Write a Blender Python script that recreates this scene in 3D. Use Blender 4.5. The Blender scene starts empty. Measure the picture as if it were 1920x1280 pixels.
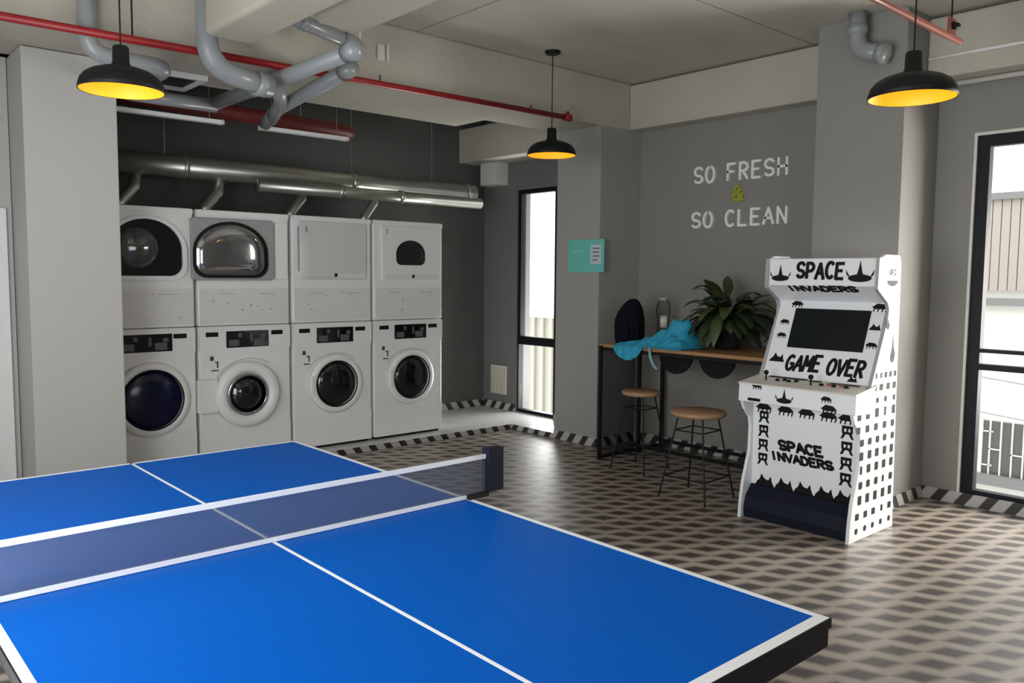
import bpy, bmesh, math, random
from mathutils import Vector, Matrix
random.seed(7)
PI = math.pi
S = bpy.context.scene
COL = S.collection

# ------------------------------------------------------------------ camera
cd = bpy.data.cameras.new('camera'); cam = bpy.data.objects.new('camera', cd); COL.objects.link(cam)
cd.sensor_width = 36.0; cd.lens = 1537.85 / 1920 * 36.0; cd.clip_start = 0.02; cd.clip_end = 200
yaw, pit, rol = 8.44119098e-01, -7.94510016e-02, 8.21446416e-03
f = Vector((math.cos(pit)*math.cos(yaw), math.cos(pit)*math.sin(yaw), math.sin(pit)))
r = f.cross(Vector((0, 0, 1))).normalized(); u = r.cross(f)
r2 = r*math.cos(rol) + u*math.sin(rol); u2 = -r*math.sin(rol) + u*math.cos(rol)
M = Matrix((r2, u2, -f)).transposed().to_4x4(); M.translation = Vector((-1.848, -0.932, 1.573))
cam.matrix_world = M
S.camera = cam

# ------------------------------------------------------------------ sky, daylight, exposure
w = bpy.data.worlds.new('sky'); S.world = w; w.use_nodes = True
bg = w.node_tree.nodes['Background']; bg.inputs[0].default_value = (0.93, 0.97, 1.0, 1); bg.inputs[1].default_value = 2.6
S.view_settings.view_transform = 'Standard'; S.view_settings.look = 'None'
S.view_settings.gamma = 1.0; S.view_settings.exposure = 0.0; S.view_settings.use_curve_mapping = False

def area(name, loc, direc, sx, sy, power, color=(1, 1, 1), portal=False):
    l = bpy.data.lights.new(name, 'AREA'); l.shape = 'RECTANGLE'; l.size = sx; l.size_y = sy
    l.energy = power; l.color = color
    if portal: l.cycles.is_portal = True
    o = bpy.data.objects.new(name, l); COL.objects.link(o); o.location = loc
    o.rotation_euler = Vector(direc).to_track_quat('-Z', 'Y').to_euler()
    return o
# daylight through the glazed shopfront on the left, out of frame, then two added fills
area('daylight_left', (-2.30, 1.2, 1.9), (1, 0, -0.1), 1.4, 4.2, 62, (0.97, 0.985, 1.0))
area('low_fill_left', (-2.30, 1.2, 0.75), (1, 0, 0.5), 0.8, 4.2, 72, (1.0, 0.98, 0.93))  # added low lamp tilted up to brighten ceiling and soffits
area('rear_fill', (-1.0, -3.62, 1.6), (0, 1, -0.02), 1.6, 2.0, 16, (1.0, 0.95, 0.88))  # added fill lamp at an invented rear opening, placed for falloff across the table
# daylight through the windows of the right wall, boosted by two added lamps
area('window_fill_back', (5.30, 5.68, 0.5), (-1, -0.1, 0.6), 1.5, 1.2, 130, (1.0, 0.99, 0.95))  # added lamp outside the narrow window, tilted up to lift the soffit
area('window_fill_right', (5.45, -0.35, 1.3), (-1, 0.9, 0.05), 2.2, 1.7, 235, (1.0, 0.96, 0.88))  # added lamp turned to brighten the column side and arcade side panel
area('sky_portal_back', (4.5, 5.58, 1.29), (-1, 0, 0), 2.44, 0.6, 1, portal=True)
area('sky_portal_right', (4.5, 0.3, 1.3), (-1, 0, 0), 2.5, 1.8, 1, portal=True)

# ------------------------------------------------------------------ materials
def srgb(c):
    return tuple(((x/255)/12.92 if x/255 <= 0.04045 else ((x/255+0.055)/1.055)**2.4) for x in c)
def mat(name, col, rough=0.6, metal=0.0, noise=0.0, nscale=6.0, bump=0.0, bscale=40, spec=0.5, coat=0.0, stretch=None):
    m = bpy.data.materials.new(name); m.use_nodes = True; nt = m.node_tree; b = nt.nodes['Principled BSDF']
    b.inputs['Base Color'].default_value = (*col, 1); b.inputs['Roughness'].default_value = rough
    b.inputs['Metallic'].default_value = metal; b.inputs['Specular IOR Level'].default_value = spec
    if coat: b.inputs['Coat Weight'].default_value = coat; b.inputs['Coat Roughness'].default_value = 0.08
    if noise or bump:
        g = nt.nodes.new('ShaderNodeNewGeometry'); mp = nt.nodes.new('ShaderNodeMapping')
        nt.links.new(g.outputs['Position'], mp.inputs[0])
        if stretch: mp.inputs['Scale'].default_value = stretch
    if noise:
        n = nt.nodes.new('ShaderNodeTexNoise'); n.inputs['Scale'].default_value = nscale; n.inputs['Detail'].default_value = 5
        nt.links.new(mp.outputs[0], n.inputs['Vector'])
        mx = nt.nodes.new('ShaderNodeMix'); mx.data_type = 'RGBA'
        mx.inputs[6].default_value = (*[max(0, c*(1-noise)) for c in col], 1); mx.inputs[7].default_value = (*[min(1, c*(1+noise)) for c in col], 1)
        nt.links.new(n.outputs['Fac'], mx.inputs[0]); nt.links.new(mx.outputs[2], b.inputs['Base Color'])
    if bump:
        n2 = nt.nodes.new('ShaderNodeTexNoise'); n2.inputs['Scale'].default_value = bscale
        nt.links.new(mp.outputs[0], n2.inputs['Vector'])
        bp = nt.nodes.new('ShaderNodeBump'); bp.inputs['Strength'].default_value = bump; bp.inputs['Distance'].default_value = 0.01
        nt.links.new(n2.outputs['Fac'], bp.inputs['Height']); nt.links.new(bp.outputs[0], b.inputs['Normal'])
    return m
def emit(name, col, s):
    m = bpy.data.materials.new(name); m.use_nodes = True; nt = m.node_tree; nt.nodes.clear()
    e = nt.nodes.new('ShaderNodeEmission'); e.inputs[0].default_value = (*col, 1); e.inputs[1].default_value = s
    o = nt.nodes.new('ShaderNodeOutputMaterial'); nt.links.new(e.outputs[0], o.inputs[0]); return m
def glass(name, tint=(1, 1, 1), refl=1.0):
    m = bpy.data.materials.new(name); m.use_nodes = True; nt = m.node_tree; nt.nodes.clear()
    t = nt.nodes.new('ShaderNodeBsdfTransparent'); t.inputs[0].default_value = (*tint, 1)
    g = nt.nodes.new('ShaderNodeBsdfGlossy'); g.inputs['Roughness'].default_value = 0.02
    fr = nt.nodes.new('ShaderNodeLayerWeight'); fr.inputs[0].default_value = 0.12
    mx = nt.nodes.new('ShaderNodeMixShader'); o = nt.nodes.new('ShaderNodeOutputMaterial')
    nt.links.new(fr.outputs[0], mx.inputs[0]); nt.links.new(t.outputs[0], mx.inputs[1]); nt.links.new(g.outputs[0], mx.inputs[2])
    nt.links.new(mx.outputs[0], o.inputs[0]); return m

MWALL = mat('grey_wall_paint', (0.245, 0.24, 0.225), 0.75, noise=0.05, nscale=1.3, bump=0.15, bscale=60)
MCOLM = mat('mid_grey_column_paint', (0.32, 0.32, 0.30), 0.75, noise=0.05, nscale=1.2, bump=0.12, bscale=60)
MCOL = mat('light_grey_column_paint', (0.50, 0.495, 0.48), 0.7, noise=0.04, nscale=1.2, bump=0.12, bscale=60)
MDARK = mat('charcoal_wall_paint', (0.15, 0.155, 0.15), 0.75, noise=0.08, nscale=1.5, bump=0.12, bscale=60)
MCONC = mat('bare_concrete', (0.46, 0.44, 0.375), 0.85, noise=0.13, nscale=2.2, bump=0.4, bscale=25)
MCEIL = mat('concrete_ceiling', (0.50, 0.475, 0.415), 0.85, noise=0.14, nscale=1.2, bump=0.35, bscale=14, stretch=(1, 2.2, 1))
MSLAB = mat('grey_slab_tile', (0.52, 0.52, 0.52), 0.3, noise=0.1, nscale=3)
MBLACK = mat('black_paint', (0.007, 0.007, 0.008), 0.5, spec=0.25)
MDARKB = mat('shaded_charcoal_paint', (0.095, 0.098, 0.092), 0.8, noise=0.1, nscale=1.5, bump=0.12, bscale=60)  # charcoal paint darkened, the bay's deep shade put into the colour
MBFRAME = mat('black_window_aluminium', (0.006, 0.007, 0.011), 0.5, spec=0.25)
MWHITE = mat('white_enamel', (0.85, 0.855, 0.85), 0.33, noise=0.03, nscale=9)
MWHITE2 = mat('white_scuffed_enamel', (0.76, 0.76, 0.75), 0.45, noise=0.05, nscale=14)
MPLAST = mat('white_plastic', (0.86, 0.87, 0.87), 0.3)
MGREYP = mat('grey_plastic', (0.36, 0.37, 0.37), 0.4)
MGLASSD = mat('dark_door_glass', (0.006, 0.007, 0.010), 0.06, spec=0.7, coat=0.5)
MGLASSB = mat('blue_black_door_glass', (0.003, 0.005, 0.035), 0.18, spec=0.5)
MCHROME = mat('polished_steel', (0.62, 0.64, 0.64), 0.12, metal=1.0)
MMIRROR = mat('reflective_dryer_glass', (0.42, 0.44, 0.44), 0.08, metal=0.9)
MGALV = mat('galvanised_duct_metal', (0.50, 0.51, 0.46), 0.33, metal=0.85, noise=0.12, nscale=5)
MPVC = mat('grey_pvc_pipe', (0.27, 0.29, 0.30), 0.28, noise=0.05, nscale=6)
MRED = mat('red_sprinkler_pipe_paint', (0.30, 0.010, 0.012), 0.4)
MREDB = mat('brownish_red_pipe_paint', (0.24, 0.07, 0.05), 0.3)
MREDD = mat('dark_red_pipe_paint', (0.16, 0.02, 0.018), 0.5)
MBLUE = mat('blue_table_lacquer', (0.000, 0.095, 0.46), 0.45, spec=0.05, noise=0.03, nscale=2)
MLINE = mat('white_line_paint', (0.85, 0.86, 0.87), 0.35)
MYEL = mat('yellow_shade_enamel', (0.95, 0.48, 0.015), 0.5)
MWOOD = mat('oiled_wood', (0.36, 0.20, 0.09), 0.4, noise=0.35, nscale=9, stretch=(1, 12, 12))
MSTOOL = mat('stool_wood', (0.33, 0.20, 0.11), 0.45, noise=0.3, nscale=9, stretch=(12, 1, 12))
MNAVY = mat('navy_kick_panel', (0.005, 0.007, 0.018), 0.55, spec=0.2)
MARC = mat('white_cabinet_laminate', (0.78, 0.80, 0.83), 0.35)
MINK = mat('black_print', (0.005, 0.005, 0.006), 0.6, spec=0.2)
MSCREEN = mat('dark_screen_glass', (0.006, 0.010, 0.011), 0.12, spec=0.4)
MLEAF = mat('dark_green_leaf', (0.018, 0.036, 0.014), 0.42, noise=0.35, nscale=14)
MLEAF2 = mat('olive_leaf', (0.050, 0.070, 0.026), 0.42, noise=0.35, nscale=14)
MPOT = mat('black_pot', (0.012, 0.012, 0.012), 0.5)
MCLOTH = mat('bright_blue_cloth', (0.02, 0.30, 0.48), 0.7, noise=0.25, nscale=10)
MBAG = mat('dark_navy_fabric', (0.004, 0.005, 0.010), 0.9, spec=0.15)
MTEAL = mat('teal_sign_board', (0.13, 0.52, 0.48), 0.5)
MLETTER = mat('white_letter_acrylic', (0.86, 0.86, 0.82), 0.4)
MLIME = mat('lime_ampersand_acrylic', (0.32, 0.36, 0.03), 0.5)
MPLATE = mat('off_white_plate', (0.66, 0.65, 0.60), 0.5)
MORANGE = mat('orange_fabric', (0.42, 0.07, 0.02), 0.7)
MFAC = mat('cream_render', (0.80, 0.78, 0.72), 0.8)
MCLAD = mat('beige_cladding', (0.44, 0.38, 0.33), 0.7)
MCOPE = mat('grey_stone_ledge', (0.24, 0.24, 0.23), 0.8)
MFENCE = mat('cream_fence_sheet', (0.50, 0.48, 0.40), 0.7)
MEXTG = mat('street_paving', (0.35, 0.34, 0.32), 0.9, noise=0.1, nscale=2)
MDRAB = mat('drab_window_glass', (0.10, 0.095, 0.085), 0.4)  # even drab grey-brown for the window of the building outside
MPANE = glass('window_glass')
MCLEAR = glass('clear_bottle_plastic', (0.85, 0.87, 0.86))
MMESH = glass('smoked_infill', (0.62, 0.63, 0.65))
MBULB = emit('warm_bulb_glow', (1.0, 0.72, 0.38), 6.0)

def net_mat():
    m = bpy.data.materials.new('blue_net_mesh'); m.use_nodes = True; nt = m.node_tree; nt.nodes.clear()
    t = nt.nodes.new('ShaderNodeBsdfTransparent'); d = nt.nodes.new('ShaderNodeBsdfDiffuse'); d.inputs[0].default_value = (0.13, 0.15, 0.19, 1)
    mx = nt.nodes.new('ShaderNodeMixShader'); mx.inputs[0].default_value = 0.42
    o = nt.nodes.new('ShaderNodeOutputMaterial')
    nt.links.new(t.outputs[0], mx.inputs[1]); nt.links.new(d.outputs[0], mx.inputs[2]); nt.links.new(mx.outputs[0], o.inputs[0]); return m
MNET = net_mat()

def math_node(nt, op, a, b=None, c=None):
    n = nt.nodes.new('ShaderNodeMath'); n.operation = op
    for i, v in enumerate((a, b, c)):
        if v is None: continue
        if isinstance(v, (int, float)): n.inputs[i].default_value = v
        else: nt.links.new(v, n.inputs[i])
    return n.outputs[0]
def floor_mat():
    m = bpy.data.materials.new('harlequin_tile_floor'); m.use_nodes = True; nt = m.node_tree; b = nt.nodes['Principled BSDF']
    g = nt.nodes.new('ShaderNodeNewGeometry'); sp = nt.nodes.new('ShaderNodeSeparateXYZ'); nt.links.new(g.outputs['Position'], sp.inputs[0])
    P = 0.162
    def cell(o, off):
        v = math_node(nt, 'ADD', math_node(nt, 'DIVIDE', math_node(nt, 'ADD', o, off), P), 50.5)
        return math_node(nt, 'SUBTRACT', math_node(nt, 'FRACT', v), 0.5)
    a = cell(sp.outputs[0], 0.0); c = cell(sp.outputs[1], -0.012)
    s = math_node(nt, 'DIVIDE', math_node(nt, 'ABSOLUTE', math_node(nt, 'ADD', a, c)), 0.52)
    t = math_node(nt, 'ABSOLUTE', math_node(nt, 'SUBTRACT', a, c))
    ff = math_node(nt, 'ADD', s, t)
    mr = nt.nodes.new('ShaderNodeMapRange'); mr.interpolation_type = 'SMOOTHSTEP'
    nt.links.new(ff, mr.inputs[0]); mr.inputs[1].default_value = 0.50; mr.inputs[2].default_value = 1.25
    n = nt.nodes.new('ShaderNodeTexNoise'); n.inputs['Scale'].default_value = 3.0; n.inputs['Detail'].default_value = 6
    nt.links.new(g.outputs['Position'], n.inputs['Vector'])
    lt = nt.nodes.new('ShaderNodeMix'); lt.data_type = 'RGBA'; lt.inputs[6].default_value = (0.30, 0.25, 0.205, 1); lt.inputs[7].default_value = (0.42, 0.365, 0.31, 1)
    nt.links.new(n.outputs['Fac'], lt.inputs[0])
    mx = nt.nodes.new('ShaderNodeMix'); mx.data_type = 'RGBA'; mx.inputs[6].default_value = (0.060, 0.048, 0.038, 1)
    nt.links.new(mr.outputs[0], mx.inputs[0]); nt.links.new(lt.outputs[2], mx.inputs[7]); nt.links.new(mx.outputs[2], b.inputs['Base Color'])
    b.inputs['Roughness'].default_value = 0.40; b.inputs['Specular IOR Level'].default_value = 0.6
    n2 = nt.nodes.new('ShaderNodeTexNoise'); n2.inputs['Scale'].default_value = 9.0; nt.links.new(g.outputs['Position'], n2.inputs['Vector'])
    bp = nt.nodes.new('ShaderNodeBump'); bp.inputs['Strength'].default_value = 0.12; bp.inputs['Distance'].default_value = 0.01
    nt.links.new(n2.outputs['Fac'], bp.inputs['Height']); nt.links.new(bp.outputs[0], b.inputs['Normal'])
    return m
MFLOOR = floor_mat()
def skirt_mat():
    m = bpy.data.materials.new('harlequin_tile_skirting'); m.use_nodes = True; nt = m.node_tree; b = nt.nodes['Principled BSDF']
    g = nt.nodes.new('ShaderNodeNewGeometry'); sp = nt.nodes.new('ShaderNodeSeparateXYZ'); nt.links.new(g.outputs['Position'], sp.inputs[0])
    v = math_node(nt, 'ADD', math_node(nt, 'ADD', sp.outputs[0], sp.outputs[1]), math_node(nt, 'MULTIPLY', sp.outputs[2], 0.7))
    fr = math_node(nt, 'FRACT', math_node(nt, 'DIVIDE', v, 0.16))
    mr = nt.nodes.new('ShaderNodeMapRange'); nt.links.new(fr, mr.inputs[0]); mr.inputs[1].default_value = 0.42; mr.inputs[2].default_value = 0.50
    mx = nt.nodes.new('ShaderNodeMix'); mx.data_type = 'RGBA'; mx.inputs[6].default_value = (0.03, 0.028, 0.026, 1); mx.inputs[7].default_value = (0.46, 0.45, 0.43, 1)
    nt.links.new(mr.outputs[0], mx.inputs[0]); nt.links.new(mx.outputs[2], b.inputs['Base Color']); b.inputs['Roughness'].default_value = 0.4
    return m
MSKIRT = skirt_mat()

# ------------------------------------------------------------------ mesh helpers (world coordinates; build() moves them to the parent's frame)
class MB:
    def __init__(s): s.b = bmesh.new()
    def box(s, x0, y0, z0, x1, y1, z1):
        v = [s.b.verts.new((x, y, z)) for z in (z0, z1) for y in (y0, y1) for x in (x0, x1)]
        for q in ((0, 2, 3, 1), (4, 5, 7, 6), (0, 1, 5, 4), (2, 6, 7, 3), (0, 4, 6, 2), (1, 3, 7, 5)): s.b.faces.new([v[i] for i in q])
        return s
    def prism(s, pts, mp, d0, d1):
        """2-D polygon pts, mp(u, v, depth) -> world"""
        a = [s.b.verts.new(mp(x, y, d0)) for x, y in pts]; c = [s.b.verts.new(mp(x, y, d1)) for x, y in pts]
        n = len(pts); s.b.faces.new(a); s.b.faces.new(c[::-1])
        for i in range(n): s.b.faces.new((a[i], c[i], c[(i+1) % n], a[(i+1) % n]))
        return s
    def tube(s, path, rad, n=12, caps=True):
        path = [Vector(p) for p in path]; rings = []; up = None
        rr = rad if isinstance(rad, (list, tuple)) else [rad]*len(path)
        for i, p in enumerate(path):
            t = ((path[min(i+1, len(path)-1)]-p).normalized() + (p-path[max(i-1, 0)]).normalized()).normalized()
            if up is None: up = Vector((0, 0, 1)) if abs(t.z) < 0.9 else Vector((1, 0, 0))
            a = (up - t*up.dot(t)).normalized(); up = a; c = t.cross(a)
            k = 1.0
            if 0 < i < len(path)-1:
                k = 1/max(0.5, math.sqrt(max(0.0, (1+(path[i+1]-p).normalized().dot((p-path[i-1]).normalized()))/2)))
            rings.append([s.b.verts.new(p + (a*math.cos(q)+c*math.sin(q))*rr[i]*k) for q in [2*PI*j/n for j in range(n)]])
        for i in range(len(rings)-1):
            for j in range(n): s.b.faces.new((rings[i][j], rings[i][(j+1) % n], rings[i+1][(j+1) % n], rings[i+1][j]))
        if caps: s.b.faces.new(rings[0][::-1]); s.b.faces.new(rings[-1])
        return s
    def lathe(s, prof, c, axis='z', n=40, sx=1.0, close=False):
        rings = []
        for rr, h in prof:
            ring = []
            for j in range(n):
                q = 2*PI*j/n; x, y = rr*math.cos(q)*sx, rr*math.sin(q)
                if axis == 'z': ring.append(s.b.verts.new((c[0]+x, c[1]+y, c[2]+h)))
                elif axis == 'y': ring.append(s.b.verts.new((c[0]+x, c[1]+h, c[2]+y)))
                else: ring.append(s.b.verts.new((c[0]+h, c[1]+x, c[2]+y)))
            rings.append(ring)
        for i in range(len(rings)-1):
            for j in range(n): s.b.faces.new((rings[i][j], rings[i][(j+1) % n], rings[i+1][(j+1) % n], rings[i+1][j]))
        if close: s.b.faces.new(rings[0][::-1]); s.b.faces.new(rings[-1])
        return s
    def grid(s, rows):
        vs = [[s.b.verts.new(p) for p in row] for row in rows]
        for i in range(len(vs)-1):
            for j in range(len(vs[0])-1): s.b.faces.new((vs[i][j], vs[i][j+1], vs[i+1][j+1], vs[i+1][j]))
        return s
    def build(s, name, m, parent=None, bevel=0.0, smooth=False, solid=0.0, seg=2, sub=0):
        bmesh.ops.recalc_face_normals(s.b, faces=s.b.faces)
        me = bpy.data.meshes.new(name)
        if parent is not None:
            off = Vector(parent.get('_w', parent.location)) if '_w' in parent else parent.location.copy()
        else:
            xs = [v.co for v in s.b.verts]
            off = Vector(((min(v.x for v in xs)+max(v.x for v in xs))/2, (min(v.y for v in xs)+max(v.y for v in xs))/2, min(v.z for v in xs)))
        world = off.copy()
        for v in s.b.verts: v.co -= off
        s.b.to_mesh(me); s.b.free()
        me.materials.append(m)
        o = bpy.data.objects.new(name, me); COL.objects.link(o)
        ORG[o.name] = world
        if parent is not None: o.parent = parent
        else: o.location = off
        if smooth:
            for p in me.polygons: p.use_smooth = True
        if solid: k = o.modifiers.new('thickness', 'SOLIDIFY'); k.thickness = solid; k.offset = 0
        if sub: k = o.modifiers.new('sub', 'SUBSURF'); k.levels = sub; k.render_levels = sub
        if bevel:
            k = o.modifiers.new('bevel', 'BEVEL'); k.width = bevel; k.segments = seg; k.limit_method = 'ANGLE'; k.angle_limit = math.radians(40)
        return o
ORG = {}
class SubParent:
    pass
def child(mb, name, m, part, root, **k):
    """sub-part: built in the root's frame (parts sit at the root's origin), parented to the part"""
    o = mb.build(name, m, root, **k); o.parent = part; return o
def empty(name, loc):
    o = bpy.data.objects.new(name, None); o.empty_display_size = 0.1; COL.objects.link(o); o.location = loc; return o
def tag(o, label=None, cat=None, group=None, kind=None):
    if label: o['label'] = label
    if cat: o['category'] = cat
    if group: o['group'] = group
    if kind: o['kind'] = kind
    return o
def struct(name, mb, m, label=None, cat=None, **k):
    return tag(mb.build(name, m, **k), label, cat, kind='structure')
def dup(root, loc):
    c0 = root.copy(); COL.objects.link(c0); c0.location = loc
    def rec(src, dst):
        for ch in list(src.children):
            c = ch.copy(); COL.objects.link(c); c.parent = dst; rec(ch, c)
    rec(root, c0)
    return c0
def rrect(x0, y0, x1, y1, rad, n=5):
    pts = []
    for cx, cy, a0 in ((x1-rad, y1-rad, 0), (x0+rad, y1-rad, 90), (x0+rad, y0+rad, 180), (x1-rad, y0+rad, 270)):
        for i in range(n+1):
            a = math.radians(a0+90*i/n); pts.append((cx+rad*math.cos(a), cy+rad*math.sin(a)))
    return pts

# ------------------------------------------------------------------ room shell
XW, ZC = 4.28, 3.35
struct('floor', MB().box(-2.35, -3.6, -0.12, 4.50, 6.7, 0.0), MFLOOR, 'black and beige diamond patterned tile floor', 'floor')
b = MB().box(-2.15, 5.33, 0.0, 4.28, 6.46, 0.05); b.box(3.72, 4.70, 0.0, 4.28, 5.33, 0.05)
struct('trim_1', b, MSLAB, 'raised pale grey slab in front of the laundry machines', 'floor slab')
b = MB().box(-0.15, 5.322, 0.0, 3.712, 5.33, 0.052); b.box(3.712, 4.70, 0.0, 3.72, 5.33, 0.052)
struct('trim_2', b, MSKIRT, 'patterned tile edge along the raised laundry slab', 'trim')
struct('ceiling', MB().box(-2.35, -3.6, ZC, 4.50, 6.7, ZC+0.15), MCEIL, 'bare concrete ceiling', 'ceiling')

# right wall with two window openings (plus plain stretches)
W1 = (5.27, 5.89, 0.055, 2.52); W2 = (-0.60, 1.21, 0.06, 2.55)
b = MB()
for y0, y1, z0, z1 in ((-3.5, W2[0], 0, ZC), (W2[0], W2[1], 0, W2[2]), (W2[0], W2[1], W2[3], ZC), (W2[1], 4.70, 0, ZC)):
    b.box(XW, y0, z0, XW+0.2, y1, z1)
struct('wall_right', b, MWALL, 'grey painted wall on the right, behind the bar and around the tall window', 'wall')
b = MB()
for y0, y1, z0, z1 in ((4.70, W1[0], 0, ZC), (W1[0], W1[1], 0, W1[2]), (W1[0], W1[1], W1[3], ZC), (W1[1], 6.46, 0, ZC)):
    b.box(XW, y0, z0, XW+0.2, y1, z1)
struct('wall_laundry_right', b, MDARK, 'charcoal side wall of the laundry bay with the narrow window', 'wall')
struct('wall_back', MB().box(-2.35, 6.46, 0, 4.48, 6.66, ZC), MDARKB, 'charcoal wall behind the laundry machines', 'wall')
struct('wall_laundry_left', MB().box(-0.42, 5.35, 0, -0.30, 6.46, ZC), MDARKB)
struct('wall_back_left', MB().box(-2.15, 5.20, 0, -0.72, 5.33, 2.93), MCOL, 'light grey wall left of the big column', 'wall')
b = MB(); b.box(-2.35, -3.5, 0, -2.15, -1.0, ZC); b.box(-2.35, -1.0, 2.65, -2.15, 3.6, ZC); b.box(-2.35, -1.0, 0, -2.15, 3.6, 0.30); b.box(-2.35, 3.6, 0, -2.15, 6.7, ZC)
struct('wall_left', b, MCOL)
b = MB(); b.box(-2.35, -3.6, 0, -2.05, -3.5, ZC); b.box(0.05, -3.6, 0, 4.28, -3.5, ZC); b.box(-2.05, -3.6, 2.5, 0.05, -3.5, ZC); b.box(-2.05, -3.6, 0, 0.05, -3.5, 0.7)
struct('wall_front', b, MWALL)
# columns
struct('column', MB().box(3.72, 4.15, 0, 4.28, 4.70, ZC), MCOLM, 'grey square column beside the narrow window, with the teal sign', 'column', bevel=0.006)
struct('column', MB().box(3.72, 1.47, 0, 4.28, 2.09, ZC), MWALL, 'grey square column behind the arcade cabinet', 'column', bevel=0.006)
struct('column', MB().box(-0.715, 4.80, 0, -0.18, 5.35, 2.93), MCOL, 'pale square column at the left end of the laundry machines', 'column', bevel=0.006)
# beams
struct('beam', MB().box(-2.15, 4.142, 2.93, 4.104, 4.706, ZC), MCONC, 'long concrete beam across the front of the laundry bay', 'beam', bevel=0.012)
struct('beam', MB().box(4.10, 2.09, 2.93, 4.28, 4.15, 3.335), MCONC, 'concrete beam above the white wall lettering', 'beam', bevel=0.012)
struct('beam', MB().box(3.90, 4.70, 2.83, 4.28, 6.46, 3.20), MCONC, 'concrete beam above the narrow laundry window', 'beam', bevel=0.012)
struct('beam', MB().box(4.05, -3.5, 2.93, 4.28, 1.47, 3.33), MCONC, 'concrete beam above the tall window on the right', 'beam', bevel=0.012)
struct('beam', MB().box(-2.15, 4.706, 2.935, 2.84, 5.14, ZC), MCONC, 'lower concrete soffit over the laundry machines', 'beam', bevel=0.01)
struct('trim_4', MB().box(1.70, -1.5, ZC-.002, 1.708, 4.142, ZC), MCOPE, 'thin joint line in the concrete ceiling near the left', 'trim')
struct('trim_5', MB().box(2.3, 2.34, ZC-.002, 4.10, 2.348, ZC), MCOPE, 'thin joint line in the concrete ceiling near the right column', 'trim')
# skirting
def skirt(n, *bs, lab):
    b = MB()
    for q in bs: b.box(*q)
    struct('baseboard_' + n, b, MSKIRT, lab, 'skirting')
skirt('column_middle', (3.708, 4.15, 0, 3.72, 4.70, 0.085), (3.708, 4.138, 0, 4.28, 4.15, 0.085), lab='patterned tile skirting around the column with the teal sign')
skirt('bar_wall', (4.268, 2.09, 0, 4.28, 4.138, 0.085), lab='patterned tile skirting on the wall under the bar')
skirt('column_right', (3.708, 1.47, 0, 3.72, 2.09, 0.085), (3.708, 1.458, 0, 4.268, 1.47, 0.085), lab='patterned tile skirting around the column behind the arcade cabinet')
skirt('right', (4.268, -3.0, 0, 4.28, 1.458, 0.085), lab='patterned tile skirting under the tall right window')
skirt('laundry', (4.268, 5.90, 0.05, 4.28, 6.448, 0.13), (3.0, 6.448, 0.05, 4.28, 6.46, 0.13), lab='patterned tile skirting in the corner of the laundry bay')
skirt('laundry_side', (4.268, 4.70, 0.05, 4.28, 5.27, 0.13), lab='patterned tile skirting between the narrow window and the column')

# windows -------------------------------------------------------------
def window(name, Wd, fw, rails, lab, jamb_low=None):
    y0, y1, z0, z1 = Wd
    root = tag(empty(name, (XW+0.06, (y0+y1)/2, z0)), lab, 'window', kind='structure')
    x0, x1 = XW+0.02, XW+0.09
    b = MB(); zt = rails[0][0]
    b.box(x0, y0, z0, x1, y1, z0+fw*0.7); b.box(x0, y0, z1-fw, x1, y1, z1)
    b.box(x0, y0, z0+fw*0.7, x1, y0+fw, z1-fw); b.box(x0, y1-fw, zt, x1, y1, z1-fw); b.box(x0, y1-(jamb_low or fw), z0+fw*0.7, x1, y1, zt)
    b.build('window_frame', MBFRAME, root)
    for za, zb in rails: MB().box(x0+0.004, y0+fw, za, x1-0.004, y1-fw, zb).build('rail', MBFRAME, root)
    MB().box(x0+0.030, y0+fw*0.5, z0+0.02, x0+0.036, y1-fw*0.5, z1-fw*0.5).build('pane', MPANE, root)
    return root
window('window_1', W1, 0.045, ((0.815, 0.905),), 'narrow black framed window at the end of the laundry bay', 0.02)
window('window_2', W2, 0.075, ((0.955, 0.995), (1.075, 1.10)), 'tall black framed window at the right edge')
b = MB().box(XW-0.006, W2[1], W2[2], XW, W2[1]+0.018, W2[3]+0.02).box(XW-0.006, W2[0], W2[3], XW, W2[1], W2[3]+0.02)
struct('trim_3', b, MPLATE, 'thin pale trim around the tall right window', 'trim')
# shopfront glazing on the left, out of frame
root = tag(empty('window_3', (-2.2, 1.3, 0.30)), 'black framed shopfront glazing on the left wall', 'window', kind='structure')
b = MB()
for y in (-1.0, 0.5, 2.0, 3.55): b.box(-2.22, y, 0.30, -2.16, y+0.05, 2.65)
b.box(-2.22, -1.0, 0.30, -2.16, 3.6, 0.35).box(-2.22, -1.0, 2.60, -2.16, 3.6, 2.65); b.build('window_frame', MBFRAME, root)

# door-like white panel at far left
b = MB().box(-1.55, 5.17, 0.0, -0.755, 5.20, 1.98)
struct('door_1', b, MPLAST, 'white door at the left edge of the room', 'door', bevel=0.004)

# ------------------------------------------------------------------ outside
root = tag(empty('building', (9.2, 0.0, -3.0)), 'cream building across the street with ribbed beige cladding, seen through the tall right window', 'building')
MB().box(9.0, -9, -3, 9.4, 3.6, 2.58).build('wall', MFAC, root)
b = MB()
for i in range(58): y = 2.925 - i*0.098; b.box(8.95, y-0.088, 1.45, 8.99, y, 2.52)
b.build('cladding', MCLAD, root)
MB().box(8.90, -9, 2.52, 9.0, 3.6, 2.60).box(8.90, -9, 1.27, 9.0, 3.6, 1.36).build('ledge', MCOPE, root)
MB().box(8.86, -9, -0.88, 9.0, 3.6, -0.76).build('sill', MCOPE, root)
gw = MB().box(8.97, -3, -0.76, 8.995, 2.68, -0.12).build('window', MDRAB, root)
b = MB()
for i in range(20): y = 2.66-i*0.12; b.box(8.94, y-(.045 if i == 0 else .014), -0.76, 8.97, y, -0.10)
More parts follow.
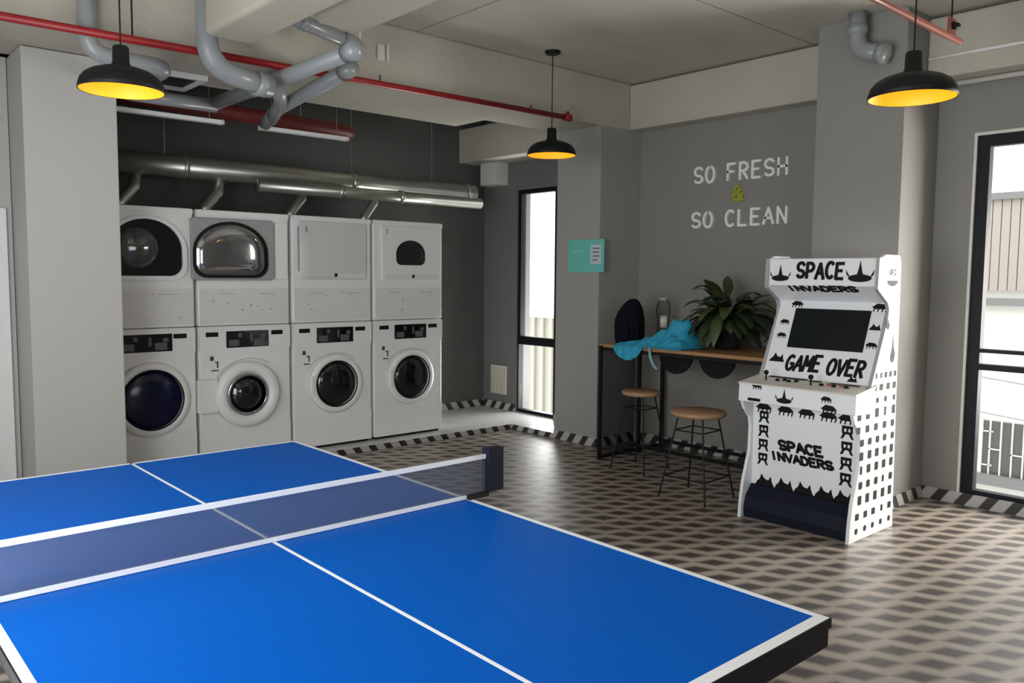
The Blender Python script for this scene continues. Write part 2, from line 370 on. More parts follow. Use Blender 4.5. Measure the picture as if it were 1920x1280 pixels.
for y0, z in ((2.62, -0.25), (2.62, -0.66), (2.54, -0.46), (2.3, -0.5), (1.9, -0.25)): b.box(8.94, y0-0.12, z, 8.965, y0, z+0.014)
child(b, 'window_grille', MFAC, gw, root)
for k, (za, zb) in enumerate(((0.62, 0.28), (0.22, -0.05))):
    pts = [(8.0, 3.4-i*0.5, za+(zb-za)*i/12 - 0.1*math.sin(PI*i/12)) for i in range(13)]
    tag(MB().tube(pts, 0.008, 6).build('overhead_cable', MGREYP), ('upper' if k == 0 else 'lower') + ' thin cable strung outside the tall right window', 'cable', 'cables outside the window')
root = tag(empty('fence', (7.1, 10, -3)), 'cream ribbed sheet fence outside the narrow laundry window', 'fence')
b = MB().box(7.05, 4.0, -3, 7.10, 16, 0.95); b.build('panel', MFENCE, root)
b = MB()
for i in range(60): b.box(7.0, 4.1+i*0.2, -3, 7.05, 4.16+i*0.2, 0.93)
b.build('rib', MFENCE, root)['kind'] = 'stuff'
MB().box(6.99, 4.0, 0.93, 7.11, 16, 0.99).build('rail', MFAC, root)
tag(MB().box(4.9, -30, -3.2, 40, 40, -3.0).build('street', MEXTG), kind='structure')

# ------------------------------------------------------------------ stroke lettering
def arc(cx, cy, rx, ry, a0, a1, n=10): return [(cx+rx*math.cos(math.radians(a0+(a1-a0)*i/n)), cy+ry*math.sin(math.radians(a0+(a1-a0)*i/n))) for i in range(n+1)]
GL = {
 'S': [arc(.5, .74, .42, .26, 25, 270) + arc(.5, .26, .42, .22, 90, -155)],
 'O': [arc(.5, .5, .45, .5, 90, 450, 22)],
 'F': [[(.1, 0), (.1, 1), (.85, 1)], [(.1, .52), (.7, .52)]],
 'R': [[(.1, 0), (.1, 1)] + arc(.45, .75, .42, .25, 90, -90, 8) + [(.1, .5)], [(.4, .5), (.9, 0)]],
 'E': [[(.88, 1), (.1, 1), (.1, 0), (.88, 0)], [(.1, .52), (.72, .52)]],
 'H': [[(.1, 0), (.1, 1)], [(.9, 0), (.9, 1)], [(.1, .5), (.9, .5)]],
 'C': [arc(.55, .5, .46, .5, 50, 310, 16)],
 'L': [[(.12, 1), (.12, 0), (.85, 0)]],
 'A': [[(.02, 0), (.5, 1), (.98, 0)], [(.2, .36), (.8, .36)]],
 'N': [[(.1, 0), (.1, 1), (.9, 0), (.9, 1)]],
 'P': [[(.1, 0), (.1, 1)] + arc(.45, .73, .43, .27, 90, -90, 8) + [(.1, .46)]],
 'I': [[(.5, 0), (.5, 1)]],
 'V': [[(.04, 1), (.5, 0), (.96, 1)]],
 'D': [[(.1, 0), (.1, 1)] + arc(.35, .5, .55, .5, 90, -90, 10) + [(.1, 0)]],
 'G': [arc(.52, .5, .45, .5, 55, 330, 16) + [(.93, .45), (.58, .45)]],
 'M': [[(.06, 0), (.06, 1), (.5, .35), (.94, 1), (.94, 0)]],
 'U': [[(.1, 1), (.1, .35)] + arc(.5, .35, .4, .35, 180, 360, 8) + [(.9, 1)]],
 '&': [[(.95, 0), (.3, .68)] + arc(.45, .8, .2, .2, 200, -30, 8) + [(.2, .42)] + arc(.42, .25, .32, .25, 150, 330, 8) + [(.92, .5)]],
}
def strokes(mb, polys, mp, x0, y0, sx, sy, th, d0, d1, slant=0.0):
    for poly in polys:
        P = [(x0+px*sx+slant*py*sy, y0+py*sy) for px, py in poly]
        for i in range(len(P)-1):
            (ax, ay), (bx, by) = P[i], P[i+1]; L = math.hypot(bx-ax, by-ay) or 1e-6
            ux, uy = (bx-ax)/L*th/2*0.6, (by-ay)/L*th/2*0.6; nx, ny = -(by-ay)/L*th/2, (bx-ax)/L*th/2
            e = (i % 3)*0.00006
            mb.prism([(ax-ux+nx, ay-uy+ny), (bx+ux+nx, by+uy+ny), (bx+ux-nx, by+uy-ny), (ax-ux-nx, ay-uy-ny)], mp, d0, d1+e)
def text(mb, s, mp, x0, y0, width, h, th, d0, d1, gap=0.28, slant=0.0, wob=0.0, space=0.7):
    n = sum(1 for c in s if c != ' '); k = len(s)-n
    cw = width/(n + gap*(len(s)-1) + space*k)
    x = x0
    for c in s:
        if c == ' ': x += cw*(space+gap); continue
        dy = wob*random.uniform(-1, 1)*h
        strokes(mb, GL[c], mp, x, y0+dy, cw, h*(1+wob*random.uniform(-.6, .6)), th, d0, d1, slant)
        x += cw*(1+gap)

# wall lettering: each raised letter is a thing
mw = lambda a, z, d: (XW-d, -a, z)        # a = -Y so that text reads left to right
def wall_line(s, y_left, y_right, z0, h, names):
    width = y_left-y_right; n = sum(1 for c in s if c != ' ')
    cw = width/(n+0.30*(len(s)-1)+0.75); x = -y_left; k = 0
    for c in s:
        if c == ' ': x += cw*1.05; continue
        mb = MB(); strokes(mb, GL[c], mw, x, z0+(x+y_left)*0.01, cw, h, 0.021, 0.0, 0.022)
        tag(mb.build('wall_letter', MLETTER), names[k], 'letter', 'white raised letters on the grey wall'); k += 1
        x += cw*1.30
wall_line('SO FRESH', 3.52, 2.61, 2.405, 0.135,
    ['white raised wall letter S starting the upper line', 'white raised wall letter O of the upper word SO', 'white raised wall letter F starting FRESH', 'white raised wall letter R in FRESH',
     'white raised wall letter E in FRESH', 'white raised wall letter S in FRESH, before the final H', 'white raised wall letter H ending FRESH'])
wall_line('SO CLEAN', 3.535, 2.60, 2.015, 0.13,
    ['white raised wall letter S starting the lower line', 'white raised wall letter O of the lower word SO', 'white raised wall letter C starting CLEAN', 'white raised wall letter L in CLEAN',
     'white raised wall letter E in CLEAN', 'white raised wall letter A in CLEAN', 'white raised wall letter N ending CLEAN'])
mb = MB(); strokes(mb, GL['&'], mw, -3.125, 2.235, 0.105, 0.115, 0.028, 0.0, 0.016)
tag(mb.build('wall_ampersand', MLIME), 'lime green ampersand between the two lines of wall letters', 'letter')

# teal sign on the column
root = tag(empty('wall_sign', (3.72, 4.31, 1.62)), 'small teal sign board with a white notice on the grey column', 'sign')
MB().box(3.708, 4.08, 1.615, 3.7195, 4.53, 1.915).build('board', MTEAL, root, bevel=0.003)
MB().box(3.704, 4.11, 1.69, 3.708, 4.24, 1.865).build('notice', mat('pale_notice_paper', (0.50, 0.60, 0.66), 0.6), root)
b = MB()
for i, (z, wd) in enumerate(((1.825, .075), (1.79, .07), (1.755, .075), (1.72, .05))): b.box(3.7035, 4.205-wd, z, 3.7042, 4.215, z+0.014)
b.build('print', mat('grey_print', (0.16, 0.20, 0.26), 0.6), root)
b = MB()
for i in range(5): b.box(3.7072, 4.33+i*0.03, 1.80, 3.7082, 4.35+i*0.03, 1.815)
b.build('lettering', mat('pale_teal_print', (0.28, 0.62, 0.58), 0.6), root)

# ------------------------------------------------------------------ laundry machines
def D_shape(cx, z0, z1, hw, n=24, flat=0.62):
    """rounded top, flatter bottom"""
    pts = []
    zc = z0+(z1-z0)*0.45
    for i in range(n+1):
        a = PI*i/n; pts.append((cx+hw*math.cos(a), zc+(z1-zc)*math.sin(a)))
    rb = hw*0.35
    for i in range(7):
        a = PI+PI/2*i/6; pts.append((cx-hw+rb+rb*math.cos(a), z0+rb+rb*math.sin(a)))
    for i in range(7):
        a = 1.5*PI+PI/2*i/6; pts.append((cx+hw-rb+rb*math.cos(a), z0+rb+rb*math.sin(a)))
    return pts
def ring2d(mb, outer, inner, mp, d0, d1):
    n = len(outer)
    A = [[mb.b.verts.new(mp(x, y, d)) for x, y in pts] for pts, d in ((outer, d0), (outer, d1), (inner, d1), (inner, d0))]
    for k in range(4):
        p, q = A[k], A[(k+1) % 4]
        for i in range(n): mb.b.faces.new((p[i], p[(i+1) % n], q[(i+1) % n], q[i]))
    return mb
YF = 5.52
mf = lambda x, z, d: (x, YF-d, z)
ell = lambda cx, cz, rx, rz, n=40: [(cx+rx*math.cos(2*PI*i/n), cz+rz*math.sin(2*PI*i/n)) for i in range(n)]
ZB, ZS, ZT = 0.05, 1.158, 2.075
def washer(cx, lab, kind):
    root = tag(empty('washing_machine', (cx, YF, ZB)), lab, 'washing machine', 'washing machines of the laundry row')
    MB().box(cx-.388, YF, ZB+.02, cx+.388, YF+.72, ZS-.004).build('body', MWHITE, root, bevel=0.012)
    MB().box(cx-.36, YF+.02, ZB, cx+.36, YF+.65, ZB+.02).build('base', MBLACK, root)
    MB().box(cx-.384, YF-.006, ZB+.022, cx+.384, YF, 0.343).build('kick_panel', MWHITE, root, bevel=0.003)
    cp = MB().prism(rrect(cx-.384, 0.955, cx+.384, ZS-.008, .015), mf, 0, .012).build('control_panel', MWHITE, root)
    x0, x1 = (-.17, .19) if kind != 'blue' else (-.18, .205)
    d = MB().prism(rrect(cx+x0, .978, cx+x1, 1.112, .006), mf, .012, .016); child(d, 'display', MGLASSD, cp, root)
    b = MB()
    for px, pz, wd, hd in ((x0+.02, .992, .085, .05), (x0+.10, 1.06, .03, .035), (x1-.13, .99, .09, .055), (x1-.07, 1.05, .04, .03), (.03, 1.02, .02, .07)): b.box(cx+px, YF-.0172, pz, cx+px+wd, YF-.016, pz+hd)
    child(b, 'display_label', mat('grey_label', (.10, .105, .11), .5), cp, root)
    for px in (-.335, .215):
        child(MB().box(cx+px, YF-.015, 1.072, cx+px+.10, YF-.012, 1.108), 'coin_slot', MBLACK, cp, root)
    b = MB()
    for px, pz, wd, hd in ((-.30, .88, .030, .035), (-.26, .86, .028, .012), (-.245, .82, .012, .045), (-.29, .795, .06, .01), (-.27, 1.0, .008, .04), (.26, .985, .012, .014)): b.box(cx+px, YF-.0016, pz, cx+px+wd, YF+.001, pz+hd)
    b.build('instruction_print', mat('faded_print', (.06, .06, .06), .6), root)
    # arched press line over the door
    pts = [(cx+.02+.31*math.cos(math.radians(a)), .61+.27*math.sin(math.radians(a))) for a in range(150, 50, -6)]
    b = MB()
    for i in range(len(pts)-1): b.prism([pts[i], pts[i+1], (pts[i+1][0], pts[i+1][1]+.005), (pts[i][0], pts[i][1]+.005)], mf, -.001, .002)
    b.build('seam', MGREYP, root)
    gx, gz = cx+.02, .61
    if kind == 'open':
        dr = MB(); dr.lathe([(.168, -.030), (.175, -.055), (.20, -.085), (.245, -.085), (.268, -.055), (.272, -.0), (.168, 0)], (gx-.03, YF, gz-.015), 'y', 48)
        dr = dr.build('door', MPLAST, root, smooth=True)
        child(MB().lathe([(.0, -.075), (.06, -.07), (.115, -.052), (.15, -.02), (.168, .0)], (gx-.03, YF, gz-.015), 'y', 40), 'door_glass', MGLASSD, dr, root, smooth=True)
        child(MB().lathe([(.150, -.06), (.163, -.066), (.178, -.06), (.170, -.04), (.150, -.04), (.150, -.06)], (gx-.03, YF, gz-.015), 'y', 40), 'door_rim', MCHROME, dr, root, smooth=True)
        child(MB().prism(rrect(cx-.415, .47, cx-.26, .735, .01), mf, .004, .05), 'hinge', MPLAST, dr, root, bevel=.004)
    else:
        R = .225 if kind == 'blue' else .198
        gxx = gx+.03 if kind == 'blue' else gx
        dr = MB().lathe([(R, -.012), (R+.008, -.030), (R+.03, -.034), (R+.058, -.022), (R+.066, 0), (R, 0)], (gxx, YF, gz), 'y', 48).build('door', MWHITE, root, smooth=True)
        g = MGLASSB if kind == 'blue' else MGLASSD
        child(MB().lathe([(0, -.052), (R*.45, -.048), (R*.8, -.034), (R*.97, -.018), (R, -.006)], (gxx, YF, gz), 'y', 44), 'door_glass', g, dr, root, smooth=True)
        child(MB().lathe([(R*.99, -.030), (R+.004, -.036), (R+.010, -.030), (R*.99, -.026)], (gxx, YF, gz), 'y', 44), 'door_seal', MBLACK, dr, root, smooth=True)
        if kind != 'blue': child(MB().prism(rrect(gxx-R-.055, gz-.09, gxx-R-.03, gz+.09, .01), mf, .02, .04), 'door_handle', MPLAST, dr, root, bevel=.004)
    return root
CX = [0.172, 0.972, 1.775, 2.578]
washer(CX[0], 'white washing machine with dark blue round door, half hidden by the left column', 'blue')
washer(CX[1], 'white washing machine with big white ring door and clear bulging glass, second from left', 'open')
washer(CX[2], 'white washing machine with flat black round door, below the plain-door dryer', 'plain')
washer(CX[3], 'white washing machine with black round door at the right end of the row', 'plain')

def dryer(cx, lab, kind):
    root = tag(empty('tumble_dryer', (cx, YF, ZS)), lab, 'tumble dryer', 'tumble dryers stacked on the washers')
    MB().box(cx-.388, YF, ZS, cx+.388, YF+.72, ZT).build('body', MWHITE, root, bevel=0.012)
    MB().prism(rrect(cx-.384, ZT-.045, cx+.384, ZT-.006, .008), mf, 0, .012).build('top_trim', MPLAST, root)
    MB().prism(rrect(cx-.372, ZS+.02, cx+.372, 1.455, .006), mf, 0, .008).build('lint_panel', MWHITE2, root)
    b = MB()
    for i in range(9):
        x = cx-.30+random.random()*.58; z = ZS+.06+random.random()*.2; b.box(x, YF-.0088, z, x+.004+random.random()*.02, YF-.0078, z+.004+random.random()*.012)
    b.box(cx-.22, YF-.0088, 1.41, cx-.10, YF-.0078, 1.415); b.box(cx+.12, YF-.0088, 1.41, cx+.26, YF-.0078, 1.415)
    b.build('scuff_mark', mat('grey_scuff', (.42, .42, .41), .6), root)
    if kind == 'dark':
        dr = ring2d(MB(), D_shape(cx+.03, 1.52, 2.005, .30), D_shape(cx+.03, 1.553, 1.978, .265), mf, 0, .03).build('door', MPLAST, root, bevel=.004)
        child(MB().prism(D_shape(cx+.03, 1.553, 1.978, .265), mf, 0, .012), 'door_glass', MGLASSD, dr, root)
        child(MB().lathe([(0, -.075), (.08, -.068), (.13, -.045), (.155, -.01)], (cx-.03, YF, 1.76), 'y', 36, 1.0), 'glass_bowl', mat('smoky_glass_bowl', (.05, .055, .06), .1, spec=.8, coat=1.0), dr, root, smooth=True)
    elif kind == 'mirror':
        dr = MB().prism(rrect(cx-.445, 1.522, cx+.235, 2.01, .03), mf, .012, .045).build('door', MGREYP, root, bevel=.012, seg=3)
        child(ring2d(MB(), D_shape(cx-.13, 1.54, 1.985, .305), D_shape(cx-.13, 1.556, 1.970, .289), mf, .045, .062), 'door_seal', MBLACK, dr, root)
        # bulging reflective glass
        mb = MB(); rings = []
        for k, d in ((1.0, .046), (.94, .062), (.80, .072), (.5, .078), (.02, .080)):
            rings.append([mb.b.verts.new(mf(cx-.13+(x-cx+.13)*k, 1.765+(z-1.765)*k, d)) for x, z in D_shape(cx-.13, 1.556, 1.970, .289)])
        n = len(rings[0])
        for i in range(len(rings)-1):
            for j in range(n): mb.b.faces.new((rings[i][j], rings[i][(j+1) % n], rings[i+1][(j+1) % n], rings[i+1][j]))
        mb.b.faces.new(rings[-1])
        child(mb, 'door_glass', MMIRROR, dr, root, smooth=True)
        MB().prism(rrect(cx+.26, 1.53, cx+.37, 2.0, .02), mf, 0, .02).build('side_panel', MPLAST, root, bevel=.006)
    elif kind == 'plain':
        dr = MB().prism(rrect(cx-.325, 1.53, cx+.325, 2.025, .012), mf, 0, .022).build('door', mat('glossy_white_door', (.70, .71, .71), .12, coat=.6), root, bevel=.004)
        child(MB().box(cx-.315, YF-.024, 1.545, cx+.02, YF-.022, 1.549), 'door_seam', MGREYP, dr, root)
        child(MB().box(cx+.03, YF-.026, 1.545, cx+.31, YF-.022, 1.585), 'label_strip', MWHITE2, dr, root)
        child(MB().prism(rrect(cx+.005, 1.555, cx+.03, 1.585, .004), mf, .022, .028), 'latch', MBLACK, dr, root)
        child(MB().box(cx-.335, YF-.02, 1.60, cx-.325, YF-.001, 1.98), 'hinge', MGREYP, dr, root)
        child(MB().box(cx-.27, YF-.0245, 1.93, cx-.25, YF-.022, 1.985), 'sticker', MGREYP, dr, root)
    else:
        dr = MB().prism(rrect(cx-.305, 1.53, cx+.335, 2.02, .012), mf, 0, .022).build('door', MWHITE, root, bevel=.004)
        child(MB().prism(D_shape(cx+.005, 1.676, 1.890, .152), mf, .022, .026), 'door_glass', MGLASSD, dr, root)
        child(ring2d(MB(), D_shape(cx+.005, 1.668, 1.898, .160), D_shape(cx+.005, 1.676, 1.890, .152), mf, .022, .030), 'door_seal', MBLACK, dr, root)
        child(MB().box(cx-.27, YF-.026, 1.535, cx+.32, YF-.022, 1.580), 'label_strip', MWHITE2, dr, root)
        child(MB().prism(rrect(cx+.02, 1.548, cx+.045, 1.578, .004), mf, .026, .031), 'latch', MBLACK, dr, root)
        child(MB().box(cx-.26, YF-.0245, 1.95, cx-.245, YF-.022, 2.0), 'sticker', MGREYP, dr, root)
    return root
dryer(CX[0], 'white tumble dryer with dark glass door, topmost at the left beside the column', 'dark')
dryer(CX[1], 'white tumble dryer with large reflective window in a grey door, second from left', 'mirror')
dryer(CX[2], 'white tumble dryer with plain windowless white door, third from left', 'plain')
dryer(CX[3], 'white tumble dryer with small black window at the right end of the row', 'small')

# flue ducts behind each dryer
for i, (x, lab) in enumerate(((0.30, 'slanting metal flue behind the leftmost dryer'), (0.98, 'slanting metal flue rising behind the second dryer from left'), (1.76, 'slanting metal flue rising behind the plain-door dryer'), (2.53, 'slanting metal flue rising behind the small-window dryer'))):
    tag(MB().tube([(x-.15, 6.02, 2.077), (x-.12, 6.03, 2.13), (x, 6.06, 2.26), (x+.02, 6.07, 2.37)], .045, 14).build('flue_pipe', MGALV, smooth=True), lab, 'flue', 'flues behind the dryers')
# long ducts on the back wall
def duct(name, x0, x1, y, z, rad, joints, lab, cap=True):
    root = tag(empty(name, ((x0+x1)/2, y, z-rad)), lab, 'duct')
    MB().tube([(x0, y, z), (x1, y, z)], rad, 28).build('pipe', MGALV, root, smooth=True)
    for j in joints: MB().tube([(j-.02, y, z), (j+.02, y, z)], rad+.008, 28).build('joint_band', MGALV, root, smooth=True)
    for j in (x0+.25, x1-.25): MB().tube([(j, y, z), (j, 6.458, z)], .012, 8).build('wall_bracket', MGALV, root)
    return root
duct('exhaust_duct', -0.28, 3.80, 6.08, 2.455, .095, (.7, 2.30, 3.7), 'upper long galvanised duct along the laundry wall')
duct('exhaust_duct', 1.25, 3.72, 5.86, 2.335, .055, (2.05, 2.72), 'lower thin shiny duct just above the right hand dryers')
for x in (0.55, 2.30, 3.25): tag(MB().tube([(x, 6.08, 2.55), (x, 6.08, ZC)], .004, 6).build('duct_hanger', MGALV), 'thin hanger rod holding the laundry duct, ' + {0.55: 'leftmost', 2.30: 'middle', 3.25: 'right hand'}[x], 'hanger rod', 'duct hanger rods')
# batten lights and red pipes high in the bay
def batten(x0, x1, lab):
    root = tag(empty('batten_light', ((x0+x1)/2, 5.30, 2.705)), lab, 'light fitting', 'slim batten lights')
    MB().box(x0, 5.27, 2.705, x1, 5.33, 2.735).build('housing', MPLAST, root, bevel=.003)
    MB().box(x0-.004, 5.268, 2.703, x0+.02, 5.332, 2.737).box(x1-.02, 5.268, 2.703, x1+.004, 5.332, 2.737).build('end_cap', MPLATE, root, bevel=.002)
    for x in (x0+.1, x1-.1): MB().tube([(x, 5.30, 2.735), (x, 5.30, ZC)], .003, 6).build('hanger', MGALV, root)
batten(-0.16, 0.72, 'unlit slim white batten light at the left under the laundry soffit')
batten(1.02, 1.80, 'unlit slim white batten light over the plain-door dryer')
root = tag(empty('fire_pipe', (1.0, 5.55, 2.78)), 'thick dark red pipe high above the laundry machines', 'pipe')
MB().tube([(-0.2, 5.55, 2.87), (1.92, 5.55, 2.84), (2.0, 5.62, 2.84), (2.03, 5.75, 2.84)], .058, 18).build('pipe', MREDD, root, smooth=True)
for x in (0.4, 1.5): MB().tube([(x, 5.55, 2.90), (x, 5.55, ZC)], .005, 8).build('hanger', MGALV, root)
# vents / small boxes on the laundry side wall
tag(MB().box(4.10, 6.05, 2.585, 4.28, 6.32, 2.83).build('wall_box', MPLATE, bevel=.004), 'cream box under the beam above the narrow window', 'box')
root = tag(empty('wall_vent', (4.27, 6.17, 0.22)), 'low cream slatted vent on the charcoal laundry side wall', 'vent')
MB().box(4.262, 6.04, 0.225, 4.28, 6.31, 0.55).build('frame', MPLATE, root, bevel=.003)
b = MB()
for i in range(6): b.box(4.252, 6.055+i*.042, .24, 4.264, 6.075+i*.042, .535)
b.build('slat', mat('beige_slat', (.50, .46, .38), .5), root)
# plates on the long beam
tag(MB().box(1.365, 4.130, 3.085, 1.425, 4.142, 3.195).build('blank_plate', MPLATE, bevel=.002), 'wide off-white blank plate on the long concrete beam', 'plate', 'plates on the beam')
tag(MB().box(1.440, 4.128, 3.09, 1.462, 4.142, 3.205).build('blank_plate', MPLATE, bevel=.002), 'narrow off-white plate beside the wider one on the beam', 'plate', 'plates on the beam')
# hatch frame
b = MB(); x0, x1, y0, y1, z = -.12, .42, 4.80, 5.25, 2.925
root = tag(empty('ceiling_hatch', (.15, 5.0, z-.02)), 'white framed dark hatch in the soffit behind the left lamp', 'hatch')
b.box(x0, y0, z-.03, x1, y0+.035, z+.008).box(x0, y1-.035, z-.03, x1, y1, z+.008).box(x0, y0+.035, z-.03, x0+.03, y1-.035, z+.008).box(x1-.03, y0+.035, z-.03, x1, y1-.035, z+.008)
b.build('frame', MPLAST, root, bevel=.003); MB().box(x0+.03, y0+.035, z-.008, x1-.03, y1-.035, z+.006).build('panel', MBLACK, root)

# ------------------------------------------------------------------ pipes under the ceiling
def bend(pts, rad, n=6):
    """round the corners of a polyline"""
    out = [Vector(pts[0])]
    for i in range(1, len(pts)-1):
        a, c, d = Vector(pts[i-1]), Vector(pts[i]), Vector(pts[i+1])
        ra = min(rad, (a-c).length*.49, (d-c).length*.49)
        p0 = c+(a-c).normalized()*ra; p1 = c+(d-c).normalized()*ra
        for k in range(n+1):
            t = k/n; out.append(p0*(1-t)**2 + c*2*t*(1-t) + p1*t*t)
    out.append(Vector(pts[-1])); return out
def pipe(lab, paths, rad, m, collars=(), name='drain_pipe', cat='pipe', caps=True):
    lo = min(p[2] for pp in paths for p in pp)
    root = tag(empty(name, paths[0][0][:2]+(lo-rad,)), lab, cat)
    for pp in paths: MB().tube(bend(pp, rad*2.6), rad, 20).build('pipe', m, root, smooth=True)
    for a, c in collars: MB().tube([a, c], rad*1.14, 20).build('collar', m, root, smooth=True)
    return root
pipe('thick grey pipe dropping from the ceiling and bending right, front of the long beam',
     [[(0.03, 3.82, ZC-.001), (0.03, 3.82, 2.755), (0.43, 3.86, 2.70)]], .062, MPVC, [((0.33, 3.848, 2.715), (0.40, 3.858, 2.705))])
pipe('grey pipe looping down from the ceiling beside the square duct, then running right',
     [[(0.47, 3.80, ZC-.001), (0.47, 3.80, 3.14), (1.0, 3.80, 3.05)]], .045, MPVC, [((0.60, 3.80, 3.118), (0.64, 3.80, 3.112)), ((0.90, 3.80, 3.067), (0.96, 3.80, 3.057))])
pipe('grey pipe passing under the long beam towards the laundry, with a branching joint',
     [[(0.56, 3.10, 2.80), (0.56, 5.02, 2.80)], [(-0.53, 4.085, ZC-.001), (-0.53, 4.085, 2.775), (-0.10, 4.085, 2.77), (-0.09, 5.02, 2.78), (0.56, 5.02, 2.78)], [(0.56, 4.05, 2.80), (0.86, 4.6, 2.78), (0.98, 5.02, 2.74)], [(0.88, 3.70, 2.86), (0.93, 4.8, 2.78), (0.98, 5.12, 2.72)]],
     .047, MPVC, [((0.56, 3.06, 2.80), (0.56, 3.18, 2.80)), ((0.56, 4.30, 2.80), (0.56, 4.42, 2.80)), ((0.878, 3.66, 2.863), (0.885, 3.78, 2.855))])
tag(MB().tube([(1.02, 3.80, 3.03), (1.02, 3.80, 3.20)], .006, 8).tube([(1.02, 3.80, 3.20), (0.94, 3.80, 3.20)], .006, 8).build('pipe_bracket', MPLAST), 'small white angled bracket holding the looping grey pipe', 'bracket')
# square insulated ducts
b = MB().box(-0.07, 0.6, 2.86, 0.21, 3.60, ZC-.001); tag(b.build('square_duct', mat('beige_duct_board', (.40, .375, .31), .7, noise=.08, nscale=3), bevel=.03, seg=4), 'large beige square duct hanging from the ceiling beside the thick grey pipe', 'duct')
b = MB().box(0.42, 0.6, 2.96, 0.74, 3.32, ZC-.001); tag(b.build('square_duct', bpy.data.materials['beige_duct_board'], bevel=.05, seg=4), 'smaller beige duct at the top edge, right of the looping grey pipe', 'duct')
# sprinkler pipes
root = tag(empty('sprinkler_pipe', (0.0, 4.0, 2.84)), 'long red sprinkler pipe along the front of the concrete beam', 'pipe')
MB().tube([(-2.14, 4.0, 2.858), (3.16, 4.0, 2.90)], .023, 14).build('pipe', MRED, root, smooth=True)
MB().tube([(3.10, 4.0, 2.90), (3.17, 4.0, 2.90)], .030, 14).build('end_cap', MRED, root, smooth=True)
MB().tube([(3.14, 4.0, 2.90), (3.14, 4.0, 2.95)], .014, 10).build('nozzle', MREDD, root, smooth=True)
for x in (-0.32, 1.30, 2.72): MB().tube([(x, 4.0, 2.89), (x, 4.0, ZC if x < 0 else 2.945)], .005, 8).build('hanger', MBLACK, root)
root = tag(empty('sprinkler_pipe', (2.3, 0.93, 2.87)), 'brownish red pipe at the top right with a square bracket at its end', 'pipe')
MB().tube([(0.6, 0.93, 2.90), (3.14, 0.93, 2.90)], .017, 14).build('pipe', MREDB, root, smooth=True)
MB().tube([(0.6, 0.99, 2.945), (3.12, 0.99, 2.93)], .011, 12).build('conduit', MREDD, root, smooth=True)
MB().box(3.05, 0.96, 2.905, 3.16, 0.968, 3.03).build('bracket', MREDB, root, bevel=.003)
MB().tube([(3.10, 0.965, 3.02), (3.10, 0.965, ZC)], .005, 8).build('hanger', MBLACK, root)
MB().tube([(3.10, 0.955, 2.985), (3.135, 0.945, 2.985)], .02, 14).build('bolt', MBLACK, root, smooth=True)
# PVC elbow on the right column
pipe('short grey pipe with a rounded elbow above the column behind the arcade cabinet', [[(3.62, 1.76, ZC-.001), (3.62, 1.76, 3.10), (3.60, 1.58, 3.045)]], .057, MPVC, [((3.62, 1.76, 3.20), (3.62, 1.76, 3.27)), ((3.601, 1.60, 3.05), (3.597, 1.55, 3.035))])
# conduits on the right beam
tag(MB().tube([(4.04, 1.46, 3.06), (4.04, 0.9, 3.06), (4.04, -3.4, 3.06)], .010, 10).build('wall_conduit', MPLAST, smooth=True), 'thin pale conduit along the beam above the tall window', 'conduit')
tag(MB().tube([(4.22, 1.46, 2.91), (4.22, -3.4, 2.91)], .018, 12).build('wall_conduit', MPLATE, smooth=True), 'cream conduit under the beam above the tall window', 'conduit')

# ------------------------------------------------------------------ pendant lamps
def lamp(x, y, z, lab, canopy=True):
    root = tag(empty('pendant_lamp', (x, y, z)), lab, 'lamp', 'black pendant lamps with yellow insides')
    R = .195
    prof = [(.045, .116), (.060, .113), (.095, .106), (.135, .092), (.165, .073), (.184, .048), (.192, .022), (R, 0.0)]
    sh = MB().lathe(prof, (x, y, z), n=56).build('lamp_shade', MBLACK, root, smooth=True, solid=.003)
    inn = [(max(.0, rr-.004), h-.004) for rr, h in prof]; inn[0] = (.0, .108); inn[-1] = (R-.004, .001)
    child(MB().lathe(inn, (x, y, z), n=56), 'shade_lining', MYEL, sh, root, smooth=True)
    MB().lathe([(.0, .215), (.032, .215), (.037, .208), (.039, .135), (.048, .120), (.050, .105)], (x, y, z), n=24).build('socket', MBLACK, root, smooth=True)
    MB().tube([(x, y, z+.21), (x, y, ZC)], .004, 8).build('cord', MBLACK, root)
    MB().lathe([(.0, ZC-z-.028), (.045, ZC-z-.028), (.06, ZC-z-.018), (.062, ZC-z)], (x, y, z), n=28).build('canopy', MBLACK, root, smooth=True)
    MB().lathe([(.0, .040), (.014, .043), (.022, .055), (.020, .072), (.013, .09), (.012, .108)], (x, y, z), n=20).build('bulb', MBULB, root, smooth=True)
    l = bpy.data.lights.new('lamp_glow', 'POINT'); l.energy = 1.3; l.color = (1.0, .72, .40); l.shadow_soft_size = .02
    lo = bpy.data.objects.new('lamp_glow', l); COL.objects.link(lo); lo.parent = root; lo.location = (0, 0, .030)
    return root
lamp(-0.565, 3.39, 2.455, 'black pendant lamp with yellow inside, in front of the left column')
lamp(2.80, 3.84, 2.535, 'smallest looking black pendant lamp, hanging centre in front of the narrow window')
lamp(2.185, 0.775, 2.425, 'black pendant lamp with yellow inside at the top right')

